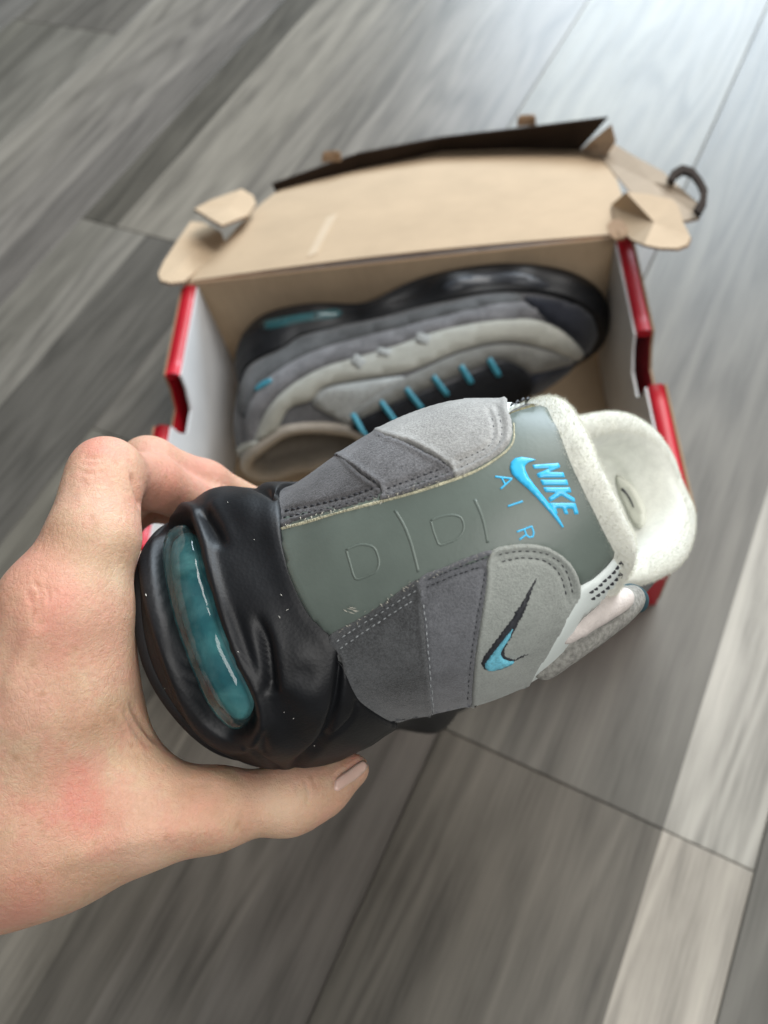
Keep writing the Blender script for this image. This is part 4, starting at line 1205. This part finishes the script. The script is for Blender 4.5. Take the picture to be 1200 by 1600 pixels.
def nail_mat():
    m, nt, b = mat_new('nail')
    b.inputs['Base Color'].default_value = (0.62, 0.43, 0.36, 1); b.inputs['Roughness'].default_value = 0.28; b.inputs['Subsurface Weight'].default_value = 0.2
    b.inputs['Subsurface Radius'].default_value = (0.002, 0.001, 0.001)
    bump(nt, b, noise(nt, coords(nt), 300, 3), 0.1, 0.0003)
    return m
patch('thumbnail', [(522, 1231), (526, 1217), (545, 1202), (566, 1189), (573, 1197), (562, 1212), (542, 1226), (527, 1236)], S_hand, 0.0006, nail_mat(), hand, base=0.0, step=4, edge=5)
# ------------------------------------------------------------------ the other shoe, lying on its side in the box
def second_pose():
    a = rad(3.0)                      # turned a little in the box
    F = math.cos(a) * BX + math.sin(a) * BY
    U = -(-math.sin(a) * BX + math.cos(a) * BY)
    W = BZ.copy()
    # tip it so that the outer side leans towards the back wall
    t = rad(4)
    U, W = math.cos(t) * U - math.sin(t) * W * -1, math.cos(t) * W - math.sin(t) * U
    U /= np.linalg.norm(U); W = W - U * (W @ U); W /= np.linalg.norm(W)
    return Frame(F, W, U, bp(0.028, -0.018, 0.066), 1.045)
fr2 = second_pose()
shoe2 = empty('sneaker', fr2((14, 0, 0)))
tag(shoe2, 'black and grey sneaker lying on its side inside the open shoe box', 'sneaker')
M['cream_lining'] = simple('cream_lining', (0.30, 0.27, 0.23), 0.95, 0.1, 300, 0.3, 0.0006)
upper2, S2, G2 = make_upper(fr2, 'upper', shoe2, suede('grey_side_suede', (0.09, 0.09, 0.094)))
V2m = fr2(Gm.reshape(-1, 3)); F2m = grid_faces(MR, MC, fr2.flip); N2m = vnormals(V2m, MR, MC, fr2.flip)
if (N2m * (V2m - V2m.mean(0))).sum() < 0: N2m = -N2m; F2m = F2m[:, ::-1]
arch = 1.3 * np.exp(-((gl[:, 0] - 11.0) / 2.6) ** 2) * np.clip(1 - gl[:, 2] / 2.6, 0, 1)        # recess between heel and forefoot units
V2m = V2m + N2m * (pod * 1.2)[:, None] + fr2.M[:, 2] * (arch * 0.01)[:, None]
midsole2 = obj('midsole', V2m, F2m, M['rubber'], shoe2)
S2m = Surf(V2m, F2m, N2m)
ov2, of2 = outsole_mesh(fr2)
ol2 = fr2.inv(ov2); ov2 = ov2 + fr2.M[:, 2] * (1.3 * np.exp(-((ol2[:, 0] - 11.0) / 2.6) ** 2) * 0.01)[:, None]
obj('outsole', ov2, of2, M['rubber'], shoe2)
A2 = collar_mesh(fr2, G2); V2c = fr2(A2.reshape(-1, 3)); F2c = grid_faces(90, 320, fr2.flip)
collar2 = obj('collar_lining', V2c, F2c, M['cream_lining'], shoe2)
N2c = vnormals(V2c, 90, 320, fr2.flip)
M['black_textile'] = simple('black_textile', (0.008, 0.0085, 0.010), 0.9, 0.3, 300, 0.4, 0.0008, spec=0.15)
M['navy_suede'] = suede('navy_black_suede', (0.012, 0.014, 0.021))
M['teal'] = simple('teal_webbing', (0.03, 0.22, 0.30), 0.6, 0.15, 500, 0.4, 0.0006)
M['side_light'] = suede('side_light_suede', (0.31, 0.31, 0.275), 0.08)
M['side_grey'] = suede('side_grey_suede', (0.15, 0.15, 0.138), 0.1)
M['side_white'] = simple('side_white_leather', (0.50, 0.51, 0.48), 0.4, 0.04, 80, 0.1, 0.0003)
M['mesh_grey'] = simple('grey_mesh', (0.30, 0.31, 0.30), 0.8, 0.3, 700, 0.6, 0.001)
# panels in the shoe's own coordinates: (forward, height) on its outer side
def side_to_px(pts, fr, w=4.0):
    return [tuple(to_px(fr((f, w, u)))) for f, u in pts]
S2.wrap = 2.0
pan = [
    ('suede_panel', 'suede_dark', [(372, 640), (376, 600), (400, 556), (450, 530), (520, 514), (600, 498), (680, 478), (760, 462), (810, 460), (800, 478), (700, 497), (620, 517), (540, 537), (470, 562), (412, 602), (388, 650)], 0.001),
    ('suede_panel', 'suede_mid2', [(384, 660), (410, 602), (470, 560), (540, 535), (620, 515), (700, 494), (780, 476), (830, 474), (872, 486), (840, 500), (760, 506), (690, 520), (620, 542), (560, 562), (505, 577), (455, 602), (415, 642), (394, 700)], 0.0015),
    ('suede_panel', 'side_light', [(396, 700), (418, 642), (455, 604), (505, 576), (560, 560), (620, 542), (690, 518), (760, 504), (830, 500), (880, 520), (914, 556), (900, 562), (850, 544), (790, 534), (720, 548), (640, 580), (560, 594), (508, 604), (486, 626), (450, 640), (428, 690), (408, 735)], 0.002),
    ('leather_panel', 'side_grey', [(640, 588), (720, 552), (790, 538), (850, 547), (900, 562), (862, 576), (832, 582), (812, 572), (780, 561), (740, 576), (680, 601), (620, 627), (570, 656), (548, 662), (560, 640), (600, 610)], 0.0016),
    ('mesh_panel', 'mesh_grey', [(488, 630), (508, 608), (560, 598), (634, 590), (600, 612), (562, 640), (548, 664), (520, 650)], 0.0012),
    ('toe_guard', 'navy_suede', [(818, 466), (870, 470), (918, 486), (950, 520), (965, 560), (950, 600), (905, 622), (840, 628), (826, 604), (832, 586), (870, 576), (918, 560), (885, 520), (850, 498)], 0.0024),
    ('eyestay', 'black_textile', [(553, 668), (620, 631), (700, 601), (780, 568), (815, 576), (830, 600), (810, 640), (760, 680), (690, 720), (610, 750), (575, 730)], 0.0026)]
for nm, mt, pl, h in pan: patch(nm, pl, S2, h, M[mt], upper2, base=0.0005, step=12, edge=8)
for a, b in (((555, 650), (579, 692)), ((597, 630), (621, 664)), ((635, 610), (659, 641)), ((676, 591), (697, 618)), ((718, 574), (734, 599)), ((761, 562), (776, 587))):
    strip('lace_loop', [a, ((a[0] + b[0]) / 2, (a[1] + b[1]) / 2), b], 4.2, S2, 0.0022, M['teal'], upper2, base=0.0030, step=8)
strip('small_emblem', [(401, 612), (412, 603), (426, 596)], [2, 4.5, 3], S2, 0.0008, M['teal'], upper2, base=0.0022, step=4)
for q in ([(600, 560), (602, 548)], [(556, 575), (566, 562)], [(660, 540), (664, 526)]):
    strip('highlight_patch', q, 12, S2, 0.001, M['mesh_grey'], upper2, base=0.0020, step=5)  # raised grey ribbons standing in for blurred highlights on the side
M['bubble_dim'] = M['bubble']
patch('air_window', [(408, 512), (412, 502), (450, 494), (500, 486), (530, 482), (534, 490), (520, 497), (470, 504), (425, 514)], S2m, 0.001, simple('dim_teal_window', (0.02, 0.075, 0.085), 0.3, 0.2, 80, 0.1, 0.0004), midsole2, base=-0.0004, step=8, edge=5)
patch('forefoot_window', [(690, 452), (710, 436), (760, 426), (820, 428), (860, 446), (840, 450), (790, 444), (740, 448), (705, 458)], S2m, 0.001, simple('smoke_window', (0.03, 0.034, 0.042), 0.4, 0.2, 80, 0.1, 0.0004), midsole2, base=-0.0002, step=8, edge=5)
